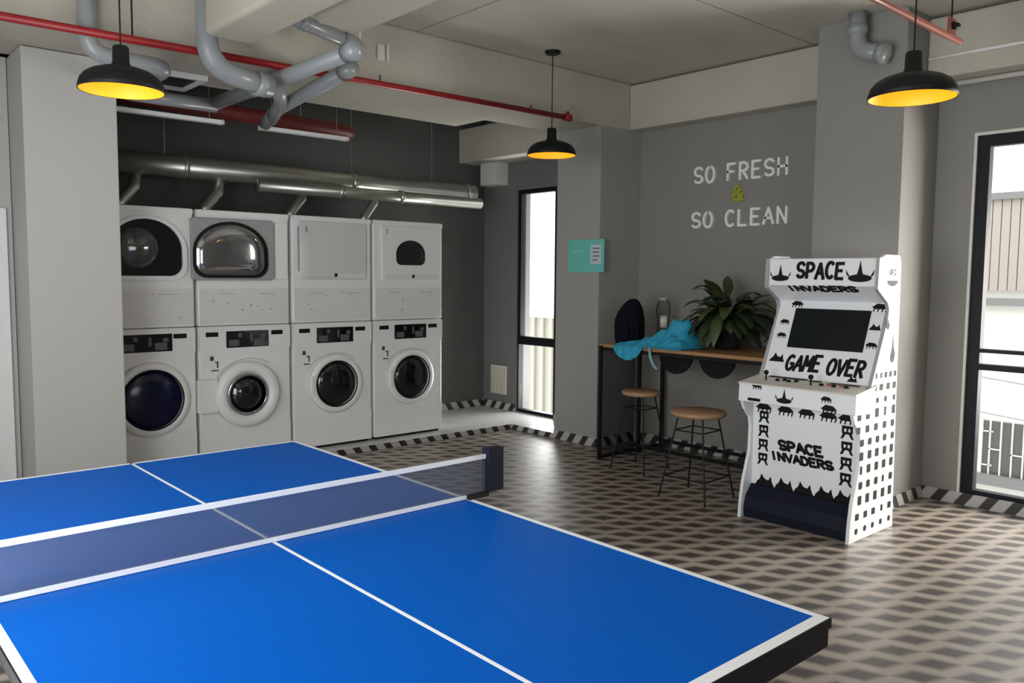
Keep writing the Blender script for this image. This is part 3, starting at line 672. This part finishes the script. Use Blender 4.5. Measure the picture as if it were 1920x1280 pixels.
# ------------------------------------------------------------------ table tennis table
root = tag(empty('table_tennis_table', (-0.7625, 1.37, 0)), 'large blue table tennis table with white lines in the foreground', 'table')
X0, X1, Y0, Y1, ZTB = -1.528, 0.0, -0.012, 2.742, 0.76
tt = MB().box(X0, Y0, ZTB-.022, X1, 1.369, ZTB).build('tabletop', MBLUE, root)
tt2 = MB().box(X0, 1.371, ZTB-.022, X1, Y1, ZTB).build('tabletop', MBLUE, root)
for tp, ya, yb in ((tt, Y0, 1.369), (tt2, 1.371, Y1)):
    b = MB(); b.box(X0, ya, ZTB, X0+.022, yb, ZTB+.0006).box(X1-.020, ya, ZTB, X1, yb, ZTB+.0006)
    b.box(-.770, ya, ZTB, -.759, yb, ZTB+.0006)
    if tp is tt: b.box(X0+.022, ya, ZTB, X1-.02, ya+.030, ZTB+.0006)
    else: b.box(X0+.022, yb-.020, ZTB, X1-.02, yb, ZTB+.0006)
    child(b, 'painted_line', MLINE, tp, root)
b = MB().box(X0+.01, Y0, ZTB-.070, X1-.004, Y0+.03, ZTB-.022).box(X0+.01, Y1-.03, ZTB-.07, X1-.01, Y1-.01, ZTB-.022).box(X1-.03, Y0+.03, ZTB-.07, X1-.004, Y1-.03, ZTB-.022).box(X0+.01, Y0+.03, ZTB-.07, X0+.035, Y1-.03, ZTB-.022)
b.build('apron_frame', MBLACK, root)
b = MB().box(X0-.004, Y0-.004, ZTB-.024, X1+.003, Y0, ZTB+.0004).box(X0-.004, Y1, ZTB-.024, X1+.003, Y1+.004, ZTB+.0004).box(X1, Y0, ZTB-.024, X1+.003, Y1, ZTB+.0004).box(X0-.004, Y0, ZTB-.024, X0, Y1, ZTB+.0004)
b.build('edge_band', MBLACK, root)
for x in (-1.25, -.28):
    for y in (.35, 1.15, 1.60, 2.40):
        MB().box(x-.02, y-.02, 0.03, x+.02, y+.02, ZTB-.07).build('leg', MBLACK, root)
        MB().lathe([(.0, 0), (.025, 0), (.025, .03), (.0, .03)], (x, y, 0), n=16).build('foot', MBLACK, root)
for y in (.35, 2.40): MB().box(-1.25, y-.015, .25, -.28, y+.015, .28).build('stretcher', MBLACK, root)
# net (clamped on, comes off as one)
root = tag(empty('table_net', (-.76, 1.37, ZTB)), 'table tennis net with white tape and black end posts across the blue table', 'net')
NY = 1.37
MB().box(-1.60, NY-.001, ZTB+.012, .075, NY+.001, ZTB+.145).build('mesh', MNET, root)
MB().box(-1.60, NY-.004, ZTB+.140, .075, NY+.004, ZTB+.156).build('top_tape', MLINE, root)
MB().box(-1.53, NY-.004, ZTB+.002, -.005, NY+.004, ZTB+.016).build('bottom_tape', MLINE, root)
for xa, xb in ((.070, .145), (-1.675, -1.60)):
    MB().box(xa, NY-.02, ZTB+.015, xb, NY+.02, ZTB+.178).build('post', MNAVY, root, bevel=.003)
MB().box(-.02, NY-.02, ZTB+.001, .075, NY+.02, ZTB+.016).build('clamp', MBLACK, root, bevel=.002)
MB().box(-1.605, NY-.02, ZTB+.001, -1.51, NY+.02, ZTB+.016).build('clamp', MBLACK, root, bevel=.002)

# dark fabric/paper thing low at the bottom left corner of the frame is left to the floor

# ------------------------------------------------------------------ bar counter
root = tag(empty('bar_table', (3.8, 3.0, 0)), 'high bar table with wooden top and black metal frame against the grey wall', 'bar table')
MB().box(3.40, 2.22, .972, 4.262, 3.83, 1.0).build('tabletop', MWOOD, root, bevel=.003)
F = MB().box(3.385, 2.22, .945, 3.405, 3.83, .971).box(3.405, 3.80, .945, 4.25, 3.83, .971).box(4.23, 2.22, .945, 4.25, 3.80, .971)
F.box(3.364, 3.785, 0, 3.39, 3.812, .985); F.build('frame', MBLACK, root)
for x, y in ((3.855, 3.765), (4.19, 3.765), (3.80, 2.26), (4.19, 2.26)):
    MB().box(x-.015, y-.015, 0, x+.015, y+.015, .945).build('leg', MBLACK, root)
MB().box(3.38, 3.79, .005, 4.20, 3.81, .03).build('floor_rail', MBLACK, root)
MB().box(3.80, 2.26, .06, 3.83, 3.78, .085).build('floor_rail', MBLACK, root)
MB().box(4.165, 2.26, .06, 4.19, 3.78, .085).build('floor_rail', MBLACK, root)
MB().box(3.39, 3.797, .03, 3.84, 3.800, .95).build('infill_panel', MMESH, root)
for yc in (3.20, 2.80):  # two black half discs under the counter
    pts = [(yc+.165*math.cos(PI+PI*i/18), .945+.165*math.sin(PI+PI*i/18)) for i in range(19)]
    MB().prism(pts, lambda a, z, d: (3.62+d, a, z), 0, .03).build('half_round_plate', MBLACK, root)

def stool(x, y, h, rs, rf, lab, ang0):
    root = tag(empty('bar_stool', (x, y, 0)), lab, 'stool', 'round wooden stools at the bar')
    MB().lathe([(.0, h-.036), (rs-.012, h-.036), (rs, h-.026), (rs, h-.008), (rs-.008, h), (.0, h)], (x, y, 0), n=40).build('seat', MSTOOL, root, smooth=True)
    tops = []; feet = []
    for k in range(4):
        a = ang0+k*PI/2
        t = Vector((x+rs*.72*math.cos(a), y+rs*.72*math.sin(a), h-.036)); fo = Vector((x+rf*math.cos(a), y+rf*math.sin(a), .006)); tops.append(t); feet.append(fo)
        MB().tube([t, fo], .0065, 8).build('leg', MBLACK, root)
    for hh in (.17, h-.11):
        pts = [tops[k].lerp(feet[k], (h-hh)/h) for k in range(4)]
        for k in range(4): MB().tube([pts[k], pts[(k+1) % 4]], .005, 8).build('stretcher', MBLACK, root)
    return root
stool(3.33, 3.31, .655, .155, .24, 'round wooden stool nearest the open end of the bar table', math.radians(228))
stool(2.98, 2.50, .632, .195, .27, 'round wooden stool pushed in beside the arcade cabinet', math.radians(228))

# ------------------------------------------------------------------ things on the bar
# potted plant
PX_, PY_ = 3.86, 2.86
root = tag(empty('potted_plant', (PX_, PY_, 1.0)), 'bushy potted plant with broad dark green leaves on the bar table', 'plant')
MB().lathe([(.0, 0), (.085, 0), (.10, .02), (.125, .17), (.135, .18), (.135, .20), (.12, .20), (.11, .17), (.0, .165)], (PX_, PY_, 1.0), n=32).build('pot', MPOT, root, smooth=True)
def leaf(mb, base, az, el, L, wd, droop):
    rows = []; p = Vector(base); d = Vector((math.cos(az)*math.cos(el), math.sin(az)*math.cos(el), math.sin(el))); side = Vector((-math.sin(az), math.cos(az), 0))
    n = 10
    for i in range(n+1):
        t = i/n; ww = wd*(math.sin(PI*min(1, t*.96+.04))**.75)*(1-.25*t)
        upv = side.cross(d).normalized()
        rows.append([p - side*ww + upv*ww*.18, p - side*ww*.5 + upv*ww*.02, p.copy(), p + side*ww*.5 + upv*ww*.02, p + side*ww + upv*ww*.18])
        p = p + d*(L/n); d = (d + Vector((0, 0, -droop/n))).normalized()
        if p.z < 1.03: p.z = 1.03; d = Vector((d.x, d.y, max(d.z, 0))).normalized()
    mb.grid(rows)
n_leaf = 96
for i in range(n_leaf):
    az = i*2.399+random.uniform(-.3, .3); tier = i/n_leaf
    el = -.35+1.45*tier+random.uniform(-.25, .25); stem = random.uniform(.05, .20)
    bx = Vector((PX_, PY_, 1.19)); tip = bx + Vector((math.cos(az)*math.cos(max(el, .2)), math.sin(az)*math.cos(max(el, .2)), math.sin(max(el, .3))+.3))*stem
    if math.cos(az) > .55 and tip.x > 4.0: tip.x = 4.0
    L = random.uniform(.23, .37)
    if math.cos(az)*L + tip.x > 4.22: L = max(.1, (4.2-tip.x)/max(.2, math.cos(az)))
    mb = MB(); leaf(mb, tip, az, el, L, random.uniform(.046, .072), random.uniform(1.0, 2.5))
    mb.build('leaf', MLEAF2 if i % 3 == 0 else MLEAF, root, smooth=True)
    if i < 20: MB().tube([bx, bx.lerp(tip, .5)+Vector((0, 0, .02)), tip], .004, 6).build('stem', MLEAF, root)
# second, darker plant behind the arcade cabinet
root = tag(empty('potted_plant', (3.95, 2.40, 1.0)), 'smaller dark plant with thin drooping leaves partly hidden by the arcade cabinet', 'plant')
MB().lathe([(.0, 0), (.07, 0), (.09, .12), (.095, .13), (.08, .13), (.0, .11)], (3.95, 2.40, 1.0), n=28).build('pot', MPOT, root, smooth=True)
for i in range(16):
    az = i*2.399; mb = MB(); leaf(mb, (3.95+.02*math.cos(az), 2.40+.02*math.sin(az), 1.12), az, random.uniform(.5, 1.3), random.uniform(.18, .30), random.uniform(.016, .026), random.uniform(1.0, 2.2))
    mb.build('leaf', MLEAF, root, smooth=True)

# rucksack-like dark bag
root = tag(empty('backpack', (3.66, 3.74, 1.0)), 'dark navy rounded bag standing behind the blue cloth', 'bag')
rows = []
for k, (z, rx, ry, dy) in enumerate(((0, .11, .125, 0), (.03, .12, .13, 0), (.14, .125, .135, .004), (.21, .12, .132, .004), (.27, .105, .115, -.006), (.32, .085, .09, -.018), (.36, .058, .06, -.03), (.382, .03, .032, -.035), (.388, .005, .006, -.035))):
    rows.append([(3.66+rx*math.cos(2*PI*j/28)*(1+.03*math.sin(j*2.1+k)), 3.72+dy+ry*math.sin(2*PI*j/28)*(1+.03*math.cos(j*1.7+k)), 1.0+z) for j in range(29)])
MB().grid(rows).build('body', MBAG, root, smooth=True)
b = MB().tube([(3.60, 3.62, 1.26), (3.58, 3.575, 1.18), (3.60, 3.58, 1.06), (3.62, 3.60, 1.02)], .012, 8); b.build('strap', MBAG, root, smooth=True)
MB().prism(rrect(3.63, 1.03, 3.78, 1.17, .03), lambda a, z, d: (3.545-d+.0, a, z), 0, .02).build('pocket', MBAG, root, bevel=.006)

# crumpled blue cloth lying over the corner of the table
def cloth_h(x, y):
    n = .5*math.sin(x*31+y*13)+.35*math.sin(y*47-x*19+1.3)+.3*math.sin(x*63+y*55+.6)+.25*math.sin(y*90+2)
    heap = math.exp(-((y-3.13)/.13)**2)*math.exp(-((x-3.62)/.14)**2) + .35*math.exp(-((y-3.33)/.12)**2)*math.exp(-((x-3.58)/.12)**2)
    return 1.012+max(0, .185*heap+.040*n*(.35+heap)+.016)
b = MB(); rows = []
NX, NYc = 36, 60
YC0, YC1 = 2.97, 3.66
for j in range(NYc+1):
    y = YC0+(YC1-YC0)*j/NYc; row = []
    over = .02+.10*max(0, math.sin((y-3.34)/.32*PI))**.7 if 3.34 < y < 3.66 else .004
    xb = 3.80-.10*((y-3.0)/.7)**2+.02*math.sin(y*23)
    wid = xb-3.40
    for i in range(NX+1):
        t = i/NX; sg = t*(wid+over)
        e = min(1, min(j, NYc-j)/5, i/5) if sg < wid-.03 else min(1, min(j, NYc-j)/5, max(0, (wid-sg)/.03))
        if sg < wid: x = xb-sg; z = 1.007+(cloth_h(x, y)-1.007)*max(0, e)
        else: x = 3.372-.010*abs(math.sin(y*38)); z = 1.005-(sg-wid)
        row.append((x, y, z))
    rows.append(row)
b.grid(rows); tag(b.build('blue_cloth', MCLOTH, smooth=True, solid=.003, sub=1), 'crumpled bright blue cloth draped over the left corner of the bar table', 'cloth')
# strap hanging off the cloth
tag(MB().tube([(3.41, 3.30, 1.012), (3.377, 3.27, .996), (3.362, 3.25, .93), (3.355, 3.21, .87), (3.352, 3.17, .84)], .011, 8).build('cloth_strap', mat('pale_blue_webbing', (.20, .42, .50), .7), smooth=True), 'pale blue strap dangling over the bar edge beside the blue cloth', 'strap')
# bottle
root = tag(empty('jar', (4.02, 3.62, 1.0)), 'clear jar with dark lid and white label behind the blue cloth', 'jar')
bx, by = 4.02, 3.64
MB().lathe([(.0, 0), (.048, 0), (.052, .01), (.052, .20), (.06, .24), (.062, .30), (.05, .35), (.036, .37)], (bx, by, 1.0), n=28).build('body', MCLEAR, root, smooth=True)
MB().lathe([(.0, .395), (.036, .393), (.04, .385), (.04, .37), (.0, .37)], (bx, by, 1.0), n=28).build('lid', MGREYP, root, smooth=True)
b = MB(); b.grid([[(bx+.0535*math.cos(a), by+.0535*math.sin(a), z) for a in [math.radians(190+k*8) for k in range(10)]] for z in (1.13, 1.235)])
b.build('label', MPLATE, root, smooth=True, solid=.001)
# small orange thing at the far end of the bar
tag(MB().tube([(3.50, 2.235, .94), (3.51, 2.20, .90), (3.50, 2.195, .84), (3.48, 2.20, .78)], [.012, .03, .034, .02], 12).build('orange_cloth', MORANGE, smooth=True), 'small orange-red cloth hanging between the bar table and the arcade cabinet', 'cloth')

# ------------------------------------------------------------------ arcade cabinet
YA, YB = 1.29, 2.05        # right and left outer faces
root = tag(empty('arcade_cabinet', (3.1, (YA+YB)/2, 0)), 'white arcade cabinet with black drawings and the words SPACE INVADERS and GAME OVER', 'arcade cabinet')
side = [(2.81, 0), (3.40, 0), (3.375, .8), (3.36, 1.67), (3.345, 1.71), (3.32, 1.722), (3.14, 1.722), (3.115, 1.71), (3.07, 1.70), (3.06, 1.515), (3.20, 1.435), (3.225, 1.39), (3.215, 1.33), (3.02, .91), (2.81, .895), (2.80, .78), (2.83, .72), (2.895, .66), (2.91, .60), (2.905, .44), (2.87, .33), (2.84, .24), (2.82, .12)]
mside = lambda x, z, d: (x, d, z)
s1 = MB().prism(side, mside, YA, YA+.022).build('side_panel', MARC, root, bevel=.003)
s2 = MB().prism(side, mside, YB-.022, YB).build('side_panel', MARC, root, bevel=.003)
# dark edge moulding following the front of each side panel
fr = [(3.07, 1.70), (3.06, 1.515), (3.20, 1.435), (3.225, 1.39), (3.215, 1.33), (3.02, .91)]
def edge(ya, yb, par, pts, t=.008):
    b = MB()
    for i in range(len(pts)-1):
        (x0, z0), (x1, z1) = pts[i], pts[i+1]; L = math.hypot(x1-x0, z1-z0); nx, nz = (z1-z0)/L*t, -(x1-x0)/L*t
        b.prism([(x0, z0), (x1, z1), (x1+nx, z1+nz), (x0+nx, z0+nz)], mside, ya, yb)
    return child(b, 'edge_moulding', MGREYP, par, root)
edge(YA, YA+.022, s1, fr); edge(YB-.022, YB, s2, fr)
ya, yb = YA+.022, YB-.022
# body carcass between the side panels
bodyp = [(2.96, .20), (3.36, .20), (3.34, 1.69), (3.12, 1.69), (3.10, 1.53), (3.25, 1.43), (3.05, .90), (2.96, .88)]
MB().prism(bodyp, mside, ya, yb).build('body', MARC, root)
# front door panel
fp = MB().box(2.935, ya, .205, 2.96, yb, .765).build('front_panel', MARC, root)
# kick
MB().prism([(2.845, .005), (3.30, .005), (3.30, .20), (2.955, .215), (2.925, .21), (2.86, .14), (2.842, .06)], mside, ya, YB-.022).build('kick_panel', MNAVY, root, bevel=.006)
# control deck
cdk = MB().prism([(2.80, .775), (2.985, .765), (3.06, .925), (2.805, .893)], mside, YA-.012, YB+.012).build('control_deck', MARC, root, bevel=.004)
child(MB().prism([(2.798, .889), (2.808, .8945), (3.06, .927), (3.06, .932), (2.798, .898)], mside, YA-.014, YB+.014), 'deck_edge', MPLATE, cdk, root)
MB().box(2.85, YB-.005, .70, 2.98, YB+.012, .775).build('deck_bracket', MBLACK, root)
# controls on the deck
mdeck = lambda y, x: (x, y, .898+(x-2.81)*.1335)
for y, x, rr in ((1.86, 2.93, .012), (1.82, 2.95, .012), (1.78, 2.93, .012), (1.74, 2.95, .012), (1.56, 2.93, .012), (1.52, 2.95, .012), (1.48, 2.93, .012), (1.44, 2.95, .012), (1.40, 2.93, .012)):
    c0 = mdeck(y, x); child(MB().lathe([(.0, .014), (rr*.8, .014), (rr, .010), (rr*1.25, .004), (rr*1.25, 0)], c0, n=14), 'button', MINK if int(y*100) % 8 else MREDB, cdk, root, smooth=True)
for y in (1.93, 1.62):
    c0 = Vector(mdeck(y, 2.91)); bb = MB().tube([c0, c0+Vector((0, 0, .045))], .005, 8); bb.lathe([(.0, .035), (.012, .04), (.017, .052), (.012, .064), (.0, .069)], c0, n=14)
    child(bb, 'joystick', MINK, cdk, root, smooth=True)
b = MB()
for ya_, yb_, xa, xb in ((1.70, 1.97, 3.00, 3.035), (1.35, 1.54, 2.985, 3.01), (1.60, 1.68, 2.99, 3.02)):
    c = [mdeck(ya_, xa), mdeck(yb_, xa), mdeck(yb_, xb), mdeck(ya_, xb)]
    lo = [b.b.verts.new((p[0], p[1], p[2]+.0005)) for p in c]; hi = [b.b.verts.new((p[0], p[1], p[2]+.003)) for p in c]
    b.b.faces.new(lo); b.b.faces.new(hi)
    for i in range(4): b.b.faces.new((lo[i], lo[(i+1) % 4], hi[(i+1) % 4], hi[i]))
child(b, 'deck_print', MINK, cdk, root)
# marquee
mq = MB().prism([(3.075, 1.53), (3.13, 1.50), (3.13, 1.705), (3.082, 1.70)], mside, ya, yb).build('marquee', MARC, root, bevel=.002)
mmq = lambda a, z, d: (3.073+(z-1.53)*.04-d, -a, z)
# hood underside (faces down and forward)
hoodn = Vector((-.106, 0, -.175)).normalized()
hb = MB().prism([(3.075, 1.528), (3.235, 1.425), (3.25, 1.445), (3.09, 1.548)], mside, ya, yb).build('hood', MARC, root)
ht = Vector((.16, 0, -.103)).normalized()
mhood = lambda a, t, d: tuple(Vector((3.075, -a, 1.528)) + ht*(-t) + hoodn*d)      # t runs negative = down the hood
# bezel with screen
bz0, bz1 = Vector((3.035, 0, .93)), Vector((3.235, 0, 1.425)); bt = (bz1-bz0).normalized(); bn = Vector((-bt.z, 0, bt.x))
mbz = lambda a, t, d: tuple(Vector((bz0.x, -a, bz0.z)) + bt*t + bn*d)
LZ = (bz1-bz0).length
bz = MB().prism([(-yb, 0), (-ya, 0), (-ya, LZ), (-yb, LZ)], mbz, -.02, 0).build('bezel', MARC, root)
child(MB().prism(rrect(-1.905, .205, -1.395, .480, .004), mbz, 0, .004), 'screen', MSCREEN, bz, root)
# --- printed artwork
d0, d1 = -.0005, .0012
def saucer(mb, mp, cx, cy, s, d0=d0, d1=d1):
    mb.prism([(cx+s*.5*math.cos(a), cy+s*.16*math.sin(a)-.0) for a in [2*PI*i/16 for i in range(16)]], mp, d0, d1)
    mb.prism([(cx-.14*s, cy+.10*s), (cx+.14*s, cy+.10*s), (cx+.08*s, cy+.3*s), (cx+.03*s, cy+.55*s), (cx, cy+.72*s), (cx-.03*s, cy+.55*s), (cx-.08*s, cy+.3*s)], mp, d0, d1+.0002)
    for sg in (-1, 1): mb.prism([(cx+sg*.40*s, cy), (cx+sg*.56*s, cy+.14*s), (cx+sg*.60*s, cy+.34*s), (cx+sg*.48*s, cy+.16*s)], mp, d0, d1)
def mound(mb, mp, cx, cy, s):
    mb.prism([(cx-.55*s, cy), (cx+.55*s, cy), (cx+.42*s, cy+.25*s), (cx+.34*s, cy+.55*s), (cx+.2*s, cy+.32*s), (cx-.02*s, cy+.38*s), (cx-.2*s, cy+.62*s), (cx-.3*s, cy+.34*s), (cx-.45*s, cy+.2*s)], mp, d0, d1)
def mark(mb, mp, cx, cy, s, flip=1):
    """blocky two-legged glyph"""
    k = flip
    mb.prism([(cx-.42*s, cy+.28*s), (cx+.42*s, cy+.28*s), (cx+.42*s, cy+.5*s), (cx-.42*s, cy+.5*s)], mp, d0, d1)
    mb.prism([(cx-.42*s, cy-.02*s), (cx-.24*s, cy-.02*s), (cx-.24*s, cy+.28*s), (cx-.42*s, cy+.28*s)], mp, d0, d1)
    mb.prism([(cx+.24*s, cy-.02*s), (cx+.42*s, cy-.02*s), (cx+.42*s, cy+.28*s), (cx+.24*s, cy+.28*s)], mp, d0, d1)
    mb.prism([(cx-.07*s, cy+.05*s), (cx+.07*s, cy+.05*s), (cx+.07*s, cy+.28*s), (cx-.07*s, cy+.28*s)], mp, d0, d1)
    mb.prism([(cx-.36*s, cy-.14*s), (cx+.36*s, cy-.14*s), (cx+.42*s, cy+.05*s), (cx-.42*s, cy+.05*s)], mp, d0, d1+.0002)
    for sg in (-1, 1): mb.prism([(cx+sg*.12*s, cy-.12*s), (cx+sg*.34*s, cy-.12*s), (cx+sg*.52*s, cy-.5*s), (cx+sg*.30*s, cy-.46*s)], mp, d0, d1)
def crawler(mb, mp, cx, cy, s):
    mb.prism([(cx-.5*s, cy-.05*s), (cx-.3*s, cy-.16*s), (cx+.3*s, cy-.16*s), (cx+.52*s, cy-.05*s), (cx+.25*s, cy+.16*s), (cx-.2*s, cy+.2*s)], mp, d0, d1)
    for q in (-.35, -.1, .18, .4): mb.prism([(cx+q*s, cy-.1*s), (cx+(q+.1)*s, cy-.1*s), (cx+(q+.02)*s, cy-.36*s), (cx+(q-.04)*s, cy-.34*s)], mp, d0, d1)
# marquee: saucers and SPACE
b = MB(); text(b, 'SPACE', mmq, -1.835, 1.575, .315, .095, .021, d0, d1, gap=.22, slant=.06, wob=.04)
child(b, 'lettering', MINK, mq, root)
b = MB(); saucer(b, mmq, -1.95, 1.575, .125); saucer(b, mmq, -1.415, 1.578, .15); child(b, 'print', MINK, mq, root)
b = MB(); text(b, 'INVADERS', mhood, -1.91, -.062, .47, .055, .020, d0, d1, gap=.12, slant=-.1); child(b, 'lettering', MINK, hb, root)
b = MB(); text(b, 'GAME', mbz, -1.885, .055, .235, .098, .021, d0, d1, gap=.2, slant=.12, wob=.05); text(b, 'OVER', mbz, -1.60, .05, .235, .10, .021, d0, d1, gap=.2, slant=.12, wob=.05)
child(b, 'lettering', MINK, bz, root)
b = MB()
crawler(b, mbz, -1.925+.02, .515, .085); crawler(b, mbz, -1.35, .51, .10); crawler(b, mbz, -1.965, .385, .07); crawler(b, mbz, -1.965, .29, .07)
mound(b, mbz, -1.352, .355, .07); crawler(b, mbz, -1.352, .26, .075); mound(b, mbz, -1.955, .10, .10); mound(b, mbz, -1.42, .012, .06)
child(b, 'print', MINK, bz, root)
# control deck front
mcf = lambda a, z, d: (2.7995+(.893-z)*-.04-d+.004, -a, z)
b = MB(); saucer(b, mcf, -1.735, .81, .105)
b.prism(rrect(-1.99, .785, -1.90, .803, .006), mcf, d0, d1+.003); crawler(b, mcf, -1.46, .855, .07); crawler(b, mcf, -1.44, .80, .10); crawler(b, mcf, -1.93, .885, .07)
child(b, 'print', MINK, cdk, root)
# front panel
mfp = lambda a, z, d: (2.935-d, -a, z)
b = MB()
for z in (.665, .572, .479, .386): mark(b, mfp, -1.950, z, .078)
for z in (.645, .548, .451, .354): mark(b, mfp, -1.385, z, .082)
for i, y in enumerate((1.955, 1.80, 1.655, 1.51, 1.39)): crawler(b, mfp, -y, .733, .115)
for i, y in enumerate((1.93, 1.79, 1.655, 1.515, 1.39)): mound(b, mfp, -y, .210, .125)
child(b, 'print', MINK, fp, root)
b = MB(); text(b, 'SPACE', mfp, -1.83, .470, .30, .056, .020, d0, d1, gap=.12, slant=-.25); text(b, 'INVADERS', mfp, -1.89, .398, .43, .048, .018, d0, d1, gap=.1, slant=-.25)
child(b, 'lettering', MINK, fp, root)
# side windows pattern on the right side panel
msd = lambda x, z, d: (x, YA-d, z)
b = MB()
rows = [(.045, .035), (.13, .04), (.22, .055), (.315, .045), (.405, .05), (.49, .05), (.575, .042), (.655, .042), (.735, .055), (.82, .035), (.895, .04), (.97, .035)]
for zi, (z, hh) in enumerate(rows):
    front = 2.90 if z < .2 else (2.93 if z < .65 else 2.88)
    if z > .85: front = 2.98
    if z > .93: front = 3.08
    n = 5
    for k in range(n):
        x = front+(3.345-front)*k/(n-1)*.98 + random.uniform(-.004, .004); wd = .046 if hh > .035 else .036
        if random.random() < .12: wd *= .6
        b.prism(rrect(x-wd/2, z, x+wd/2, z+hh, .006 if zi % 3 else .012, 3), msd, d0, d1)
# small word, arc and drop near the top
text(b, 'UFO', msd, 3.20, 1.60, .09, .032, .007, d0, d1)
b.prism([(3.17+.075*(1+math.cos(a)), 1.565+.035*math.sin(a)) for a in [PI+PI*i/10 for i in range(11)]], msd, d0, d1)
b.prism([(3.29, 1.24), (3.30, 1.16), (3.325, 1.11), (3.31, 1.065), (3.285, 1.055), (3.262, 1.07), (3.258, 1.10), (3.275, 1.14)], msd, d0, d1)
b.prism([(3.175, 1.36), (3.20, 1.34), (3.235, 1.29), (3.215, 1.26), (3.185, 1.28)], msd, d0, d1)
child(b, 'print', MINK, s1, root)
